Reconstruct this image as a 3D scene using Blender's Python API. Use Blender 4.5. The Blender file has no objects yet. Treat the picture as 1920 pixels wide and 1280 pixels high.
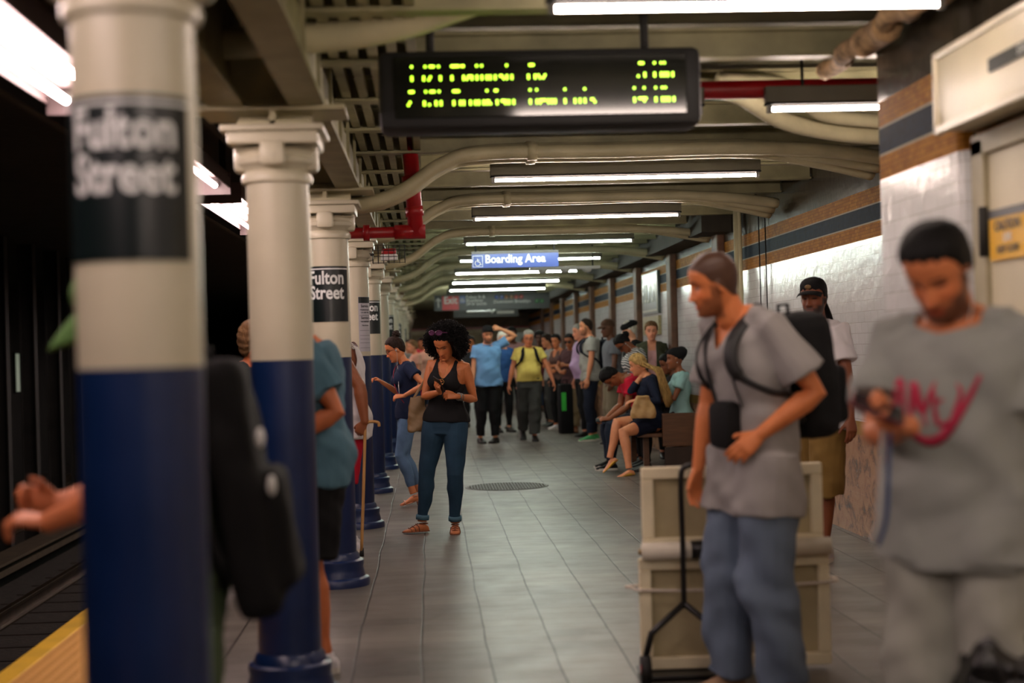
import bpy, bmesh, math, random
import numpy as np
from mathutils import Vector, Matrix, Quaternion, noise
from mathutils.bvhtree import BVHTree
PI = math.pi
SC = bpy.context.scene
COL = SC.collection
random.seed(7)

# ---------------------------------------------------------------- camera
CAMH = 1.4
PSI, TILT, ROLL = 0.056847, 0.005673, 0.02799
fwd = Vector((math.sin(PSI)*math.cos(TILT), math.cos(PSI)*math.cos(TILT), math.sin(TILT)))
r0 = Vector((math.cos(PSI), -math.sin(PSI), 0)); u0 = r0.cross(fwd)
rr = math.cos(ROLL)*r0 - math.sin(ROLL)*u0
uu = math.sin(ROLL)*r0 + math.cos(ROLL)*u0
cd = bpy.data.cameras.new('camera'); cam = bpy.data.objects.new('camera', cd); COL.objects.link(cam)
m3 = Matrix((rr, uu, -fwd)).transposed()
cam.matrix_world = Matrix.Translation((0, 0, CAMH)) @ m3.to_4x4()
cd.sensor_width = 36; cd.lens = 2750/1920*36
cd.clip_start = .05; cd.clip_end = 300
cd.dof.use_dof = True; cd.dof.focus_distance = 11.6; cd.dof.aperture_fstop = 1.45
cd.dof.aperture_blades = 0
SC.camera = cam

# ---------------------------------------------------------------- world, exposure
W = bpy.data.worlds.new('world'); SC.world = W; W.use_nodes = True
W.node_tree.nodes['Background'].inputs[0].default_value = (.010, .012, .012, 1)
W.node_tree.nodes['Background'].inputs[1].default_value = 1.0
vs = SC.view_settings
vs.view_transform = 'Standard'; vs.look = 'None'; vs.gamma = 1; vs.use_curve_mapping = False
vs.exposure = 1.8
TUBE = 32.0         # radiance of the fluorescent tubes

# ---------------------------------------------------------------- materials
def lin(c):
    return tuple((x/12.92 if x <= .04045 else ((x+.055)/1.055)**2.4) for x in [v/255 for v in c])
MATS = {}
def mat(name, rgb, rough=.6, metal=0., var=.12, vscale=6., bump=0., bscale=60., attr=False, coat=0., spec=.5, emit=None, estr=0., stretch=None, rvar=0.):
    if name in MATS: return MATS[name]
    m = bpy.data.materials.new(name); m.use_nodes = True; MATS[name] = m
    N = m.node_tree.nodes; L = m.node_tree.links; b = N['Principled BSDF']
    c = lin(rgb)
    b.inputs['Roughness'].default_value = rough; b.inputs['Metallic'].default_value = metal
    b.inputs['Specular IOR Level'].default_value = spec; b.inputs['Coat Weight'].default_value = coat
    tc = N.new('ShaderNodeTexCoord'); mp = N.new('ShaderNodeMapping'); L.new(tc.outputs['Object'], mp.inputs[0])
    if stretch: mp.inputs['Scale'].default_value = stretch
    nz = N.new('ShaderNodeTexNoise'); nz.inputs['Scale'].default_value = vscale; nz.inputs['Detail'].default_value = 5
    L.new(mp.outputs[0], nz.inputs['Vector'])
    mr = N.new('ShaderNodeMapRange'); mr.inputs[1].default_value = .3; mr.inputs[2].default_value = .7
    mr.inputs[3].default_value = 1-var; mr.inputs[4].default_value = 1+var; L.new(nz.outputs['Fac'], mr.inputs[0])
    hs = N.new('ShaderNodeHueSaturation'); hs.inputs['Color'].default_value = (*c, 1)
    L.new(mr.outputs[0], hs.inputs['Value']); L.new(hs.outputs[0], b.inputs['Base Color'])
    if attr:
        a = N.new('ShaderNodeAttribute'); a.attribute_name = 'Col'; L.new(a.outputs['Color'], hs.inputs['Color'])
    if rvar:
        m2 = N.new('ShaderNodeMapRange'); m2.inputs[3].default_value = rough-rvar; m2.inputs[4].default_value = rough+rvar
        L.new(nz.outputs['Fac'], m2.inputs[0]); L.new(m2.outputs[0], b.inputs['Roughness'])
    if bump:
        n2 = N.new('ShaderNodeTexNoise'); n2.inputs['Scale'].default_value = bscale; n2.inputs['Detail'].default_value = 4
        L.new(mp.outputs[0], n2.inputs['Vector'])
        bp = N.new('ShaderNodeBump'); bp.inputs['Strength'].default_value = bump; bp.inputs['Distance'].default_value = .01
        L.new(n2.outputs['Fac'], bp.inputs['Height']); L.new(bp.outputs[0], b.inputs['Normal'])
    if emit:
        b.inputs['Emission Color'].default_value = (*lin(emit), 1); b.inputs['Emission Strength'].default_value = estr
    return m
def nt(name):
    m = bpy.data.materials.new(name); m.use_nodes = True; MATS[name] = m
    return m, m.node_tree.nodes, m.node_tree.links, m.node_tree.nodes['Principled BSDF']

CREAM = mat('cream_paint', (188, 182, 158), .38, var=.1, vscale=3, bump=.06, bscale=90, rvar=.06)
CREAM2 = mat('cream_paint_dusty', (186, 179, 144), .5, var=.18, vscale=4, bump=.15, bscale=40)
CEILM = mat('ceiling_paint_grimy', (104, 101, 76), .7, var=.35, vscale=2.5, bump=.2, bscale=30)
BEAMM = mat('beam_paint', (146, 141, 106), .55, var=.25, vscale=5, bump=.15, bscale=50)
DARKM = mat('soot_dark_steel', (34, 33, 30), .8, var=.4, vscale=3, bump=.2)
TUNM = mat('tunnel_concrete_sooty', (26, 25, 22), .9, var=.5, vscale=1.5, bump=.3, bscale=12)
BLUE = mat('blue_paint', (9, 31, 70), .33, var=.18, vscale=4, bump=.05, bscale=80, rvar=.08)
SIGNB = mat('sign_black_enamel', (16, 26, 27), .28, var=.1)
WHITEL = mat('sign_white_lettering', (222, 226, 224), .4, var=.04)
REDP = mat('red_pipe_paint', (150, 14, 22), .32, var=.15, vscale=8)
BLACKP = mat('black_plastic', (14, 14, 15), .38, var=.1)
GREYM = mat('grey_metal', (120, 120, 116), .4, metal=.7, var=.1)
WHITEE = mat('white_enamel', (200, 200, 196), .4, var=.05)
YELP = mat('yellow_edge_paint', (214, 170, 30), .6, var=.15, bump=.1)
RAILM = mat('rail_steel', (86, 70, 52), .35, metal=.9, var=.3)
BALLM = mat('track_ballast', (40, 34, 27), .9, var=.5, vscale=14, bump=1.0, bscale=25)
BEIGE = mat('beige_door_paint', (204, 194, 166), .45, var=.08, vscale=3, bump=.04)
def em(name, rgb, s):
    if name in MATS: return MATS[name]
    m, N, L, b = nt(name)
    b.inputs['Base Color'].default_value = (.8, .8, .8, 1)
    b.inputs['Emission Color'].default_value = (*lin(rgb), 1); b.inputs['Emission Strength'].default_value = s
    return m
TUBEM = em('fluorescent_tube_glow', (255, 232, 218), TUBE)
TUBEC = em('fluorescent_tube_glow_cool', (240, 253, 238), TUBE)
TUBEE = em('edge_tube_glow', (255, 226, 220), 14.)
LEDM = em('led_green_glow', (168, 236, 8), 1.9)

# ---------------------------------------------------------------- object helpers
def newmesh(name, bm, m, parent=None, smooth=True, autos=None):
    me = bpy.data.meshes.new(name)
    if isinstance(bm, bmesh.types.BMesh):
        bmesh.ops.recalc_face_normals(bm, faces=bm.faces[:]); bm.to_mesh(me); bm.free()
    else: me = bm
    for mm in (m if isinstance(m, (list, tuple)) else [m]): me.materials.append(mm)
    o = bpy.data.objects.new(name, me); COL.objects.link(o)
    if parent is not None: o.parent = parent
    if smooth:
        me.shade_smooth()
        if autos is not None: me.set_sharp_from_angle(angle=autos)
    return o
def hard(name, bm, m, parent=None): return newmesh(name, bm, m, parent, True, math.radians(35))
def tag(o, label=None, cat=None, group=None, kind=None):
    for k, v in (('label', label), ('category', cat), ('group', group), ('kind', kind)):
        if v: o[k] = v
    return o
def empty(name, loc=(0, 0, 0), rz=0., label=None, cat=None, group=None, kind=None):
    o = bpy.data.objects.new(name, None); COL.objects.link(o); o.location = loc; o.rotation_euler = (0, 0, rz)
    o.empty_display_size = .1
    return tag(o, label, cat, group, kind)
def copy_tree(o, parent=None):
    c = o.copy(); COL.objects.link(c)
    if parent is not None: c.parent = parent
    for ch in list(o.children): copy_tree(ch, c)
    return c
def struct(o): o['kind'] = 'structure'; return o

def box(bm, x0, x1, y0, y1, z0, z1, bev=0., M=None):
    r = bmesh.ops.create_cube(bm, size=1)
    vs_ = r['verts']
    for v in vs_:
        v.co = Vector(((x0+x1)/2+v.co.x*(x1-x0), (y0+y1)/2+v.co.y*(y1-y0), (z0+z1)/2+v.co.z*(z1-z0)))
    if bev:
        es = list({e for v in vs_ for e in v.link_edges})
        rb = bmesh.ops.bevel(bm, geom=es, offset=bev, segments=2, affect='EDGES', profile=.5)
        vs_ = list({v for f in rb['faces'] for v in f.verts} | {v for v in vs_ if v.is_valid})
    if M is not None:
        for v in vs_: v.co = M @ v.co
    return vs_
def tube(bm, pts, rad, n=12, up=None, cap=True, rnd=False):
    """closed tube through pts; rad: number or (a,b) per point; up: reference normal for b axis"""
    pts = [Vector(p) for p in pts]
    k = len(pts)
    rad = [(r, r) if not isinstance(r, (tuple, list)) else r for r in (rad if isinstance(rad, list) else [rad]*k)]
    if rnd:   # rounded ends
        def ext(p, q, r):
            d = (p-q).normalized()
            return [(p+d*r[1]*.95, (r[0]*.3, r[1]*.3)), (p+d*r[1]*.7, (r[0]*.72, r[1]*.72)), (p+d*r[1]*.35, (r[0]*.93, r[1]*.93))]
        a = ext(pts[0], pts[1], rad[0]); z = ext(pts[-1], pts[-2], rad[-1])[::-1]
        pts = [q[0] for q in a]+pts+[q[0] for q in z]; rad = [q[1] for q in a]+rad+[q[1] for q in z]; k = len(pts)
    T = []
    for i in range(k):
        a = pts[max(i-1, 0)]; b = pts[min(i+1, k-1)]
        t = (b-a)
        if i not in (0, k-1):
            t = (pts[i]-a).normalized()+(b-pts[i]).normalized()
        T.append(t.normalized() if t.length > 1e-9 else Vector((0, 0, 1)))
    if up is None:
        nrm = T[0].orthogonal().normalized()
    else: nrm = Vector(up)
    rings = []
    for i in range(k):
        if i and up is None:
            q = T[i-1].rotation_difference(T[i]); nrm = q @ nrm
        if up is not None: nrm = Vector(up)
        nn = (nrm-T[i]*nrm.dot(T[i]))
        if nn.length < 1e-6: nn = T[i].orthogonal()
        nn.normalize(); s = T[i].cross(nn)
        a, b = rad[i]
        rings.append([bm.verts.new(pts[i]+s*(a*math.cos(2*PI*j/n))+nn*(b*math.sin(2*PI*j/n))) for j in range(n)])
    for i in range(k-1):
        A, B = rings[i], rings[i+1]
        for j in range(n): bm.faces.new((A[j], A[(j+1) % n], B[(j+1) % n], B[j]))
    if cap:
        bm.faces.new(rings[0][::-1]); bm.faces.new(rings[-1])
    return rings
def lathe(bm, prof, n=32, c=(0, 0, 0)):
    rings = []
    for r, z in prof:
        rings.append([bm.verts.new((c[0]+r*math.cos(2*PI*j/n), c[1]+r*math.sin(2*PI*j/n), c[2]+z)) for j in range(n)])
    for A, B in zip(rings, rings[1:]):
        for j in range(n): bm.faces.new((A[j], A[(j+1) % n], B[(j+1) % n], B[j]))
    bm.faces.new(rings[0][::-1]); bm.faces.new(rings[-1])
def curve_pts(ctrl, seg=6):
    """Catmull-Rom"""
    P = [Vector(p) for p in ctrl]; P = [P[0]*2-P[1]]+P+[P[-1]*2-P[-2]]
    out = []
    for i in range(1, len(P)-2):
        for s in range(seg):
            t = s/seg
            a, b, c, d = P[i-1], P[i], P[i+1], P[i+2]
            out.append(.5*((2*b)+(c-a)*t+(2*a-5*b+4*c-d)*t*t+(3*b-a-3*c+d)*t**3))
    out.append(P[-2]); return out
def text_mesh(body, size=.1, ext=.002, bold=.0, align='CENTER', sx=1., res=3):
    cu = bpy.data.curves.new('t', 'FONT'); cu.body = body; cu.size = size; cu.extrude = ext; cu.offset = bold*size
    cu.align_x = align; cu.align_y = 'CENTER'; cu.resolution_u = res; cu.space_character = 1+bold*.4; cu.space_line = .82
    o = bpy.data.objects.new('t', cu); COL.objects.link(o)
    dg = bpy.context.evaluated_depsgraph_get(); dg.update()
    me = bpy.data.meshes.new_from_object(o.evaluated_get(dg))
    bpy.data.objects.remove(o); bpy.data.curves.remove(cu)
    if sx != 1.:
        for v in me.vertices: v.co.x *= sx
    return me
def text_obj(name, body, size, m, parent, loc, rot=(PI/2, 0, 0), ext=.002, bold=.0, align='CENTER', sx=1.):
    me = text_mesh(body, size, ext, bold, align, sx)
    o = newmesh(name, me, m, parent, smooth=False); o.location = loc; o.rotation_euler = rot
    return o
# ================================================================ PLACE
# floor: dark stone tiles laid in 0.307 m strips along the platform
def floor_mat():
    m, N, L, b = nt('platform_stone_tiles')
    tc = N.new('ShaderNodeTexCoord')
    sp = N.new('ShaderNodeSeparateXYZ'); L.new(tc.outputs['Object'], sp.inputs[0])
    wob = N.new('ShaderNodeTexNoise'); wob.inputs['Scale'].default_value = .9; wob.inputs['Detail'].default_value = 2; L.new(tc.outputs['Object'], wob.inputs['Vector'])
    wm = N.new('ShaderNodeMath'); wm.operation = 'MULTIPLY_ADD'; wm.inputs[1].default_value = .035; wm.inputs[2].default_value = -.0175-.238+3.07; L.new(wob.outputs['Fac'], wm.inputs[0])
    ax = N.new('ShaderNodeMath'); ax.operation = 'ADD'; L.new(sp.outputs['X'], ax.inputs[0]); L.new(wm.outputs[0], ax.inputs[1])
    cb = N.new('ShaderNodeCombineXYZ'); L.new(sp.outputs['Y'], cb.inputs['X']); L.new(ax.outputs[0], cb.inputs['Y'])
    br = N.new('ShaderNodeTexBrick'); L.new(cb.outputs[0], br.inputs['Vector'])
    br.inputs['Scale'].default_value = 1; br.inputs['Brick Width'].default_value = 5000; br.inputs['Row Height'].default_value = .307
    br.inputs['Mortar Size'].default_value = .0062; br.inputs['Mortar Smooth'].default_value = .25; br.offset = 0
    b2 = N.new('ShaderNodeTexBrick'); L.new(cb.outputs[0], b2.inputs['Vector'])
    b2.inputs['Scale'].default_value = 1; b2.inputs['Brick Width'].default_value = .152; b2.inputs['Row Height'].default_value = .307
    b2.inputs['Mortar Size'].default_value = .0032; b2.inputs['Mortar Smooth'].default_value = .3; b2.offset = .37; b2.offset_frequency = 3
    b2.inputs['Color1'].default_value = (.82, .82, .82, 1); b2.inputs['Color2'].default_value = (1.12, 1.12, 1.12, 1); b2.inputs['Mortar'].default_value = (.45, .43, .4, 1)
    nz = N.new('ShaderNodeTexNoise'); nz.inputs['Scale'].default_value = 1.3; nz.inputs['Detail'].default_value = 8; L.new(tc.outputs['Object'], nz.inputs['Vector'])
    cr = N.new('ShaderNodeValToRGB'); L.new(nz.outputs['Fac'], cr.inputs[0])
    cr.color_ramp.elements[0].position = .3; cr.color_ramp.elements[0].color = (*lin((80, 76, 70)), 1)
    cr.color_ramp.elements[1].position = .72; cr.color_ramp.elements[1].color = (*lin((116, 111, 102)), 1)
    mx = N.new('ShaderNodeMix'); mx.data_type = 'RGBA'; mx.blend_type = 'MULTIPLY'; mx.inputs[0].default_value = 1
    L.new(cr.outputs[0], mx.inputs[6]); L.new(b2.outputs['Color'], mx.inputs[7])
    m2 = N.new('ShaderNodeMix'); m2.data_type = 'RGBA'; L.new(br.outputs['Fac'], m2.inputs[0]); L.new(mx.outputs[2], m2.inputs[6])
    m2.inputs[7].default_value = (*lin((34, 27, 22)), 1)
    L.new(m2.outputs[2], b.inputs['Base Color'])
    n3 = N.new('ShaderNodeTexNoise'); n3.inputs['Scale'].default_value = 5; n3.inputs['Detail'].default_value = 6; L.new(tc.outputs['Object'], n3.inputs['Vector'])
    mr = N.new('ShaderNodeMapRange'); mr.inputs[3].default_value = .3; mr.inputs[4].default_value = .55; L.new(n3.outputs['Fac'], mr.inputs[0]); L.new(mr.outputs[0], b.inputs['Roughness'])
    bp = N.new('ShaderNodeBump'); bp.inputs['Strength'].default_value = .35; bp.inputs['Distance'].default_value = .004; bp.invert = True
    ad = N.new('ShaderNodeMath'); ad.operation = 'ADD'; L.new(br.outputs['Fac'], ad.inputs[0]); L.new(b2.outputs['Fac'], ad.inputs[1]); L.new(ad.outputs[0], bp.inputs['Height']); L.new(bp.outputs[0], b.inputs['Normal'])
    return m
bm = bmesh.new(); box(bm, -1.5, 4.2, -3, 75, -.3, 0); struct(newmesh('floor', bm, floor_mat(), smooth=False))

def tile_mat():
    """glazed white subway wall with gold / blue / gold mosaic frieze; rows in z, bricks along y"""
    m, N, L, b = nt('glazed_wall_tile')
    tc = N.new('ShaderNodeTexCoord'); sp = N.new('ShaderNodeSeparateXYZ'); L.new(tc.outputs['Object'], sp.inputs[0])
    cb = N.new('ShaderNodeCombineXYZ'); L.new(sp.outputs['Y'], cb.inputs['X']); L.new(sp.outputs['Z'], cb.inputs['Y'])
    br = N.new('ShaderNodeTexBrick'); L.new(cb.outputs[0], br.inputs['Vector'])
    br.inputs['Scale'].default_value = 1; br.inputs['Brick Width'].default_value = .152; br.inputs['Row Height'].default_value = .0762
    br.inputs['Mortar Size'].default_value = .0013; br.inputs['Mortar Smooth'].default_value = .2
    br.inputs['Color1'].default_value = (*lin((192, 193, 193)), 1); br.inputs['Color2'].default_value = (*lin((201, 202, 202)), 1); br.inputs['Mortar'].default_value = (*lin((150, 144, 134)), 1)
    b2 = N.new('ShaderNodeTexBrick'); L.new(cb.outputs[0], b2.inputs['Vector'])
    b2.inputs['Scale'].default_value = 1; b2.inputs['Brick Width'].default_value = .05; b2.inputs['Row Height'].default_value = .024
    b2.inputs['Mortar Size'].default_value = .0012
    b2.inputs['Color1'].default_value = (*lin((176, 120, 44)), 1); b2.inputs['Color2'].default_value = (*lin((146, 94, 30)), 1); b2.inputs['Mortar'].default_value = (*lin((96, 68, 34)), 1)
    b3 = N.new('ShaderNodeTexBrick'); L.new(cb.outputs[0], b3.inputs['Vector'])
    b3.inputs['Scale'].default_value = 1; b3.inputs['Brick Width'].default_value = .05; b3.inputs['Row Height'].default_value = .024
    b3.inputs['Mortar Size'].default_value = .0012
    b3.inputs['Color1'].default_value = (*lin((22, 40, 60)), 1); b3.inputs['Color2'].default_value = (*lin((16, 30, 46)), 1); b3.inputs['Mortar'].default_value = (*lin((30, 36, 40)), 1)
    def band(lo, hi):
        a = N.new('ShaderNodeMath'); a.operation = 'GREATER_THAN'; a.inputs[1].default_value = lo; L.new(sp.outputs['Z'], a.inputs[0])
        c = N.new('ShaderNodeMath'); c.operation = 'LESS_THAN'; c.inputs[1].default_value = hi; L.new(sp.outputs['Z'], c.inputs[0])
        d = N.new('ShaderNodeMath'); d.operation = 'MULTIPLY'; L.new(a.outputs[0], d.inputs[0]); L.new(c.outputs[0], d.inputs[1]); return d.outputs[0]
    def mix(f, A, B):
        x = N.new('ShaderNodeMix'); x.data_type = 'RGBA'; L.new(f, x.inputs[0])
        L.new(A, x.inputs[6])
        if isinstance(B, tuple): x.inputs[7].default_value = (*lin(B), 1)
        else: L.new(B, x.inputs[7])
        return x.outputs[2]
    c = br.outputs['Color']
    bG = band(2.097, 2.437)
    c = mix(bG, c, b2.outputs['Color']); c = mix(band(2.2, 2.33), c, (168, 160, 140)); c = mix(band(2.21, 2.32), c, b3.outputs['Color'])
    c = mix(band(2.437, 9), c, (52, 47, 38))
    c = mix(band(.725, .822), c, (150, 122, 68))
    # brown veined marble below
    nz = N.new('ShaderNodeTexNoise'); nz.inputs['Scale'].default_value = 7; nz.inputs['Detail'].default_value = 12; nz.inputs['Roughness'].default_value = .7; nz.inputs['Distortion'].default_value = .8; L.new(tc.outputs['Object'], nz.inputs['Vector'])
    cr = N.new('ShaderNodeValToRGB'); L.new(nz.outputs['Fac'], cr.inputs[0]); e = cr.color_ramp.elements
    e[0].position = .36; e[0].color = (*lin((86, 72, 62)), 1); e[1].position = .5; e[1].color = (*lin((160, 122, 92)), 1)
    e2 = e.new(.7); e2.color = (*lin((176, 138, 104)), 1)
    c = mix(band(-1, .725), c, cr.outputs[0])
    L.new(c, b.inputs['Base Color'])
    fr = N.new('ShaderNodeMath'); fr.operation = 'MULTIPLY_ADD'; L.new(bG, fr.inputs[0]); fr.inputs[1].default_value = .5; fr.inputs[2].default_value = .2
    L.new(fr.outputs[0], b.inputs['Roughness'])
    sk = N.new('ShaderNodeMath'); sk.operation = 'MULTIPLY_ADD'; L.new(bG, sk.inputs[0]); sk.inputs[1].default_value = -.2; sk.inputs[2].default_value = .3; L.new(sk.outputs[0], b.inputs['Specular IOR Level'])
    # every tile tilts a hair: wavy reflections
    n4 = N.new('ShaderNodeTexNoise'); n4.inputs['Scale'].default_value = 11; n4.inputs['Detail'].default_value = 2; L.new(tc.outputs['Object'], n4.inputs['Vector'])
    ad = N.new('ShaderNodeMath'); ad.operation = 'MULTIPLY_ADD'; L.new(br.outputs['Fac'], ad.inputs[0]); ad.inputs[1].default_value = -.3; L.new(n4.outputs['Fac'], ad.inputs[2])
    bp = N.new('ShaderNodeBump'); bp.inputs['Strength'].default_value = .5; bp.inputs['Distance'].default_value = .006
    L.new(ad.outputs[0], bp.inputs['Height']); L.new(bp.outputs[0], b.inputs['Normal'])
    return m
TILE = tile_mat()
WX = 3.05
bm = bmesh.new()
box(bm, WX, WX+1.5, 6.3, 75, 0, 2.9)                      # tiled wall beyond the room block
box(bm, 2.0, 4.6, 5.35, 6.38, 0, 2.9, bev=.045)              # nearer block with rounded corner
box(bm, 2.06, 4.6, -3, 5.36, 0, 2.9)
struct(newmesh('wall_right', bm, TILE, smooth=False))
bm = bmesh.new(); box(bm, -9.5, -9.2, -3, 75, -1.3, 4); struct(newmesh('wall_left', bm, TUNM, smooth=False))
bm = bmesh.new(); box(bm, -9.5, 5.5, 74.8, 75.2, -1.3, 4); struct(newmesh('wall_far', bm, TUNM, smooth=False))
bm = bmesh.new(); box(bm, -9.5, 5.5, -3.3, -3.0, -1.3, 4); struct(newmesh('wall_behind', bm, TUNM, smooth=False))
# brown piers along the right wall
PIER = mat('brown_pier_tile', (92, 62, 42), .6, var=.3, vscale=9)
for i in range(9):
    y = 14.85+i*2.95
    bm = bmesh.new(); box(bm, 2.97, 3.06, y, y+.3, 0, 2.68, bev=.02); o = struct(newmesh('trim_%d' % (i+1), bm, PIER, smooth=False))
# ceiling slabs
bm = bmesh.new()
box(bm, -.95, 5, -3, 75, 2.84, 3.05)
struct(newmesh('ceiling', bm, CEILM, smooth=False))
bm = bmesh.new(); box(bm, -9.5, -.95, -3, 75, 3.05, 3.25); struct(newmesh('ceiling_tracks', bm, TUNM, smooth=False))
bm = bmesh.new(); box(bm, 2.75, WX+.02, 14.5, 75, 2.52, 2.84); struct(newmesh('trim_20', bm, mat('dark_soffit', (48, 44, 34), .8, var=.3), smooth=False))

def ibeam(bm, x0, x1, y, z0, h=.13, w=.1, t=.014):
    box(bm, x0, x1, y-w/2, y+w/2, z0, z0+t); box(bm, x0, x1, y-w/2, y+w/2, z0+h-t, z0+h); box(bm, x0, x1, y-t/2, y+t/2, z0+t, z0+h-t)
i = 0; y = 2.6
while y < 60:
    bm = bmesh.new(); ibeam(bm, -.55, WX-.01 if y > 14.2 else (WX-.01 if y > 6.5 else 2.02), y, 2.68)
    o = newmesh('ceiling_beam', bm, BEAMM, smooth=False)
    tag(o, 'cream painted steel cross beam under the platform ceiling', 'beam', 'ceiling cross beams', 'structure')
    y += .98 if y < 15 else .7
# long girder above the columns with riveted flanges
bm = bmesh.new()
for gx in (-.78, -.46):
    box(bm, gx-.012, gx+.012, 1.5, 70, 2.42, 2.84); box(bm, gx-.07, gx+.07, 1.5, 70, 2.4, 2.42)
yy = 1.6
while yy < 30:
    for gx in (-.82, -.42): box(bm, gx-.008, gx+.008, yy, yy+.02, 2.42, 2.84)
    yy += .74
o = newmesh('girder', bm, BEAMM, smooth=False); tag(o, 'long twin steel girder running over the column tops', 'girder', kind='structure')
# corrugated deck strip right of the girder
bm = bmesh.new()
for k in range(5):
    x = -.40+k*.085
    box(bm, x, x+.042, 2, 40, 2.70, 2.76)
o = newmesh('corrugated_deck', bm, BEAMM, smooth=False); tag(o, 'corrugated deck strip beside the girder above the column row', 'ceiling deck', kind='structure')
bm = bmesh.new()
for k in range(20):
    x = 1.25+k*.085
    box(bm, x, x+.04, 14.5, 40, 2.79, 2.835)
o = newmesh('corrugated_deck', bm, BEAMM, smooth=False); tag(o, 'corrugated deck strip along the far right wall', 'ceiling deck', kind='structure')

# ---------------------------------------------------------------- platform edge, tracks
bm = bmesh.new(); box(bm, -1.87, -1.5, -3, 75, -.3, .002)
for iy in range(0, 170):
    for ix in range(5):
        pass
TACT = mat('tactile_edge', (206, 150, 62), .7, var=.1)
def tactile():
    m, N, L, b = nt('tactile_warning_strip')
    b.inputs['Base Color'].default_value = (*lin((204, 150, 70)), 1); b.inputs['Roughness'].default_value = .65
    tc = N.new('ShaderNodeTexCoord'); vo = N.new('ShaderNodeTexVoronoi'); vo.inputs['Scale'].default_value = 18; vo.inputs['Randomness'].default_value = 0
    L.new(tc.outputs['Object'], vo.inputs['Vector']); bp = N.new('ShaderNodeBump'); bp.invert = True; bp.inputs['Distance'].default_value = .01; bp.inputs['Strength'].default_value = .8
    L.new(vo.outputs['Distance'], bp.inputs['Height']); L.new(bp.outputs[0], b.inputs['Normal']); return m
o = newmesh('warning_strip', bm, tactile(), smooth=False); tag(o, 'orange bumpy warning strip along the platform edge', 'warning strip', kind='structure')
bm = bmesh.new(); box(bm, -1.985, -1.87, -3, 75, -.3, .004, bev=.01); o = newmesh('edge_board', bm, YELP, smooth=False); tag(o, 'yellow painted rubbing board at the platform edge', 'edge board', kind='structure')
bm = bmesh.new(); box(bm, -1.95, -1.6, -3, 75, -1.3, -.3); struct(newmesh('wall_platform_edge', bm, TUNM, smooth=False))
bm = bmesh.new(); box(bm, -9.5, -1.95, -3, 75, -1.4, -1.2); o = newmesh('track_bed', bm, BALLM, smooth=False); tag(o, 'dark gravel track bed beside the platform', 'track bed', kind='structure')
for gx, nm in ((-2.85, 'running rail nearest the platform'), (-4.28, 'second running rail of the near track'), (-6.4, 'third running rail out past the steel posts'), (-7.85, 'farthest running rail by the tunnel wall')):
    bm = bmesh.new(); box(bm, gx-.06, gx+.06, -3, 74, -1.19, -1.175); box(bm, gx-.009, gx+.009, -3, 74, -1.175, -1.07); box(bm, gx-.035, gx+.035, -3, 74, -1.07, -1.03, bev=.006)
    tag(newmesh('rail', bm, RAILM, smooth=False), nm, 'rail')
bm = bmesh.new(); yy = -2.
sleeper = None
for k in range(44):
    y = 2+k*.62
    if sleeper is None:
        bm = bmesh.new(); box(bm, -4.7, -2.45, -.1, .1, -1.215, -1.19, bev=.01); sleeper = newmesh('railway_sleeper', bm, mat('sleeper_timber', (36, 29, 22), .9, var=.4), smooth=False); o = sleeper
    else: o = sleeper.copy(); COL.objects.link(o)
    o.location = (0, y, 0); tag(o, 'dark timber sleeper under the near track rails', 'sleeper', 'railway sleepers of the near track')
bm.free() if bm.is_valid else None
bm = bmesh.new(); box(bm, -5.0, -4.85, -3, 74, -1.0, -.93); box(bm, -5.12, -4.78, -3, 74, -.85, -.82)
tag(newmesh('third_rail', bm, mat('third_rail_board', (70, 58, 40), .7, var=.3), smooth=False), 'power rail under a timber cover board beyond the near track', 'rail')
post = None
for k in range(24):
    y = 3+k*1.35
    if post is None:
        bm = bmesh.new(); box(bm, -.09, .09, -.008, .008, -1.2, 3.04); box(bm, -.1, -.085, -.08, .08, -1.2, 3.04); box(bm, .085, .1, -.08, .08, -1.2, 3.04)
        post = newmesh('steel_post', bm, DARKM, smooth=False); o = post
    else: o = post.copy(); COL.objects.link(o)
    o.location = (-5.5, y, 0); tag(o, 'sooty steel post in the row between the tracks', 'post', 'steel posts between the tracks')
# glowing panels standing in for lit slits of the platform beyond, seen between posts
for (y, z, nm) in ((33.2, 1.2, 'narrow glowing panel for a lit slit beyond the tracks, nearer one'), (38.4, 1.2, 'narrow glowing panel for a lit slit beyond the tracks, farther one')):
    e = empty('lit_slit', (-9.19, y, z), 0, nm, 'light')
    bm = bmesh.new(); box(bm, 0, .05, -.16, .16, -.45, .45, bev=.01); newmesh('housing', bm, DARKM, e, smooth=False)
    bm = bmesh.new(); box(bm, .05, .06, -.13, .13, -.42, .42); newmesh('slit_glow', bm, em('dim_panel', (170, 190, 160), .07), e, smooth=False)

# ---------------------------------------------------------------- columns
CX = -.6
def columnY(i): return 3.1+2.95*i
ords = ['nearest', 'second', 'third', 'fourth', 'fifth', 'sixth', 'seventh', 'eighth', 'ninth', 'tenth', 'eleventh', 'twelfth']
def wrap(me, R, ang0, z0):
    for v in me.vertices:
        a = ang0+v.co.x/R; r = R+v.co.z
        x, y = r*math.sin(a), -r*math.cos(a)
        v.co = Vector((x, y, z0+v.co.y))
    return me
def arc_plate(bm, R, t, a0, a1, z0, z1, n=28):
    prev = None
    for i in range(n+1):
        a = a0+(a1-a0)*i/n
        q = [bm.verts.new((r*math.sin(a), -r*math.cos(a), z)) for r, z in ((R, z0), (R+t, z0), (R+t, z1), (R, z1))]
        if prev:
            for j in range(4): bm.faces.new((prev[j], prev[(j+1) % 4], q[(j+1) % 4], q[j]))
        else: bm.faces.new(q)
        prev = q
    bm.faces.new(prev[::-1])
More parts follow.
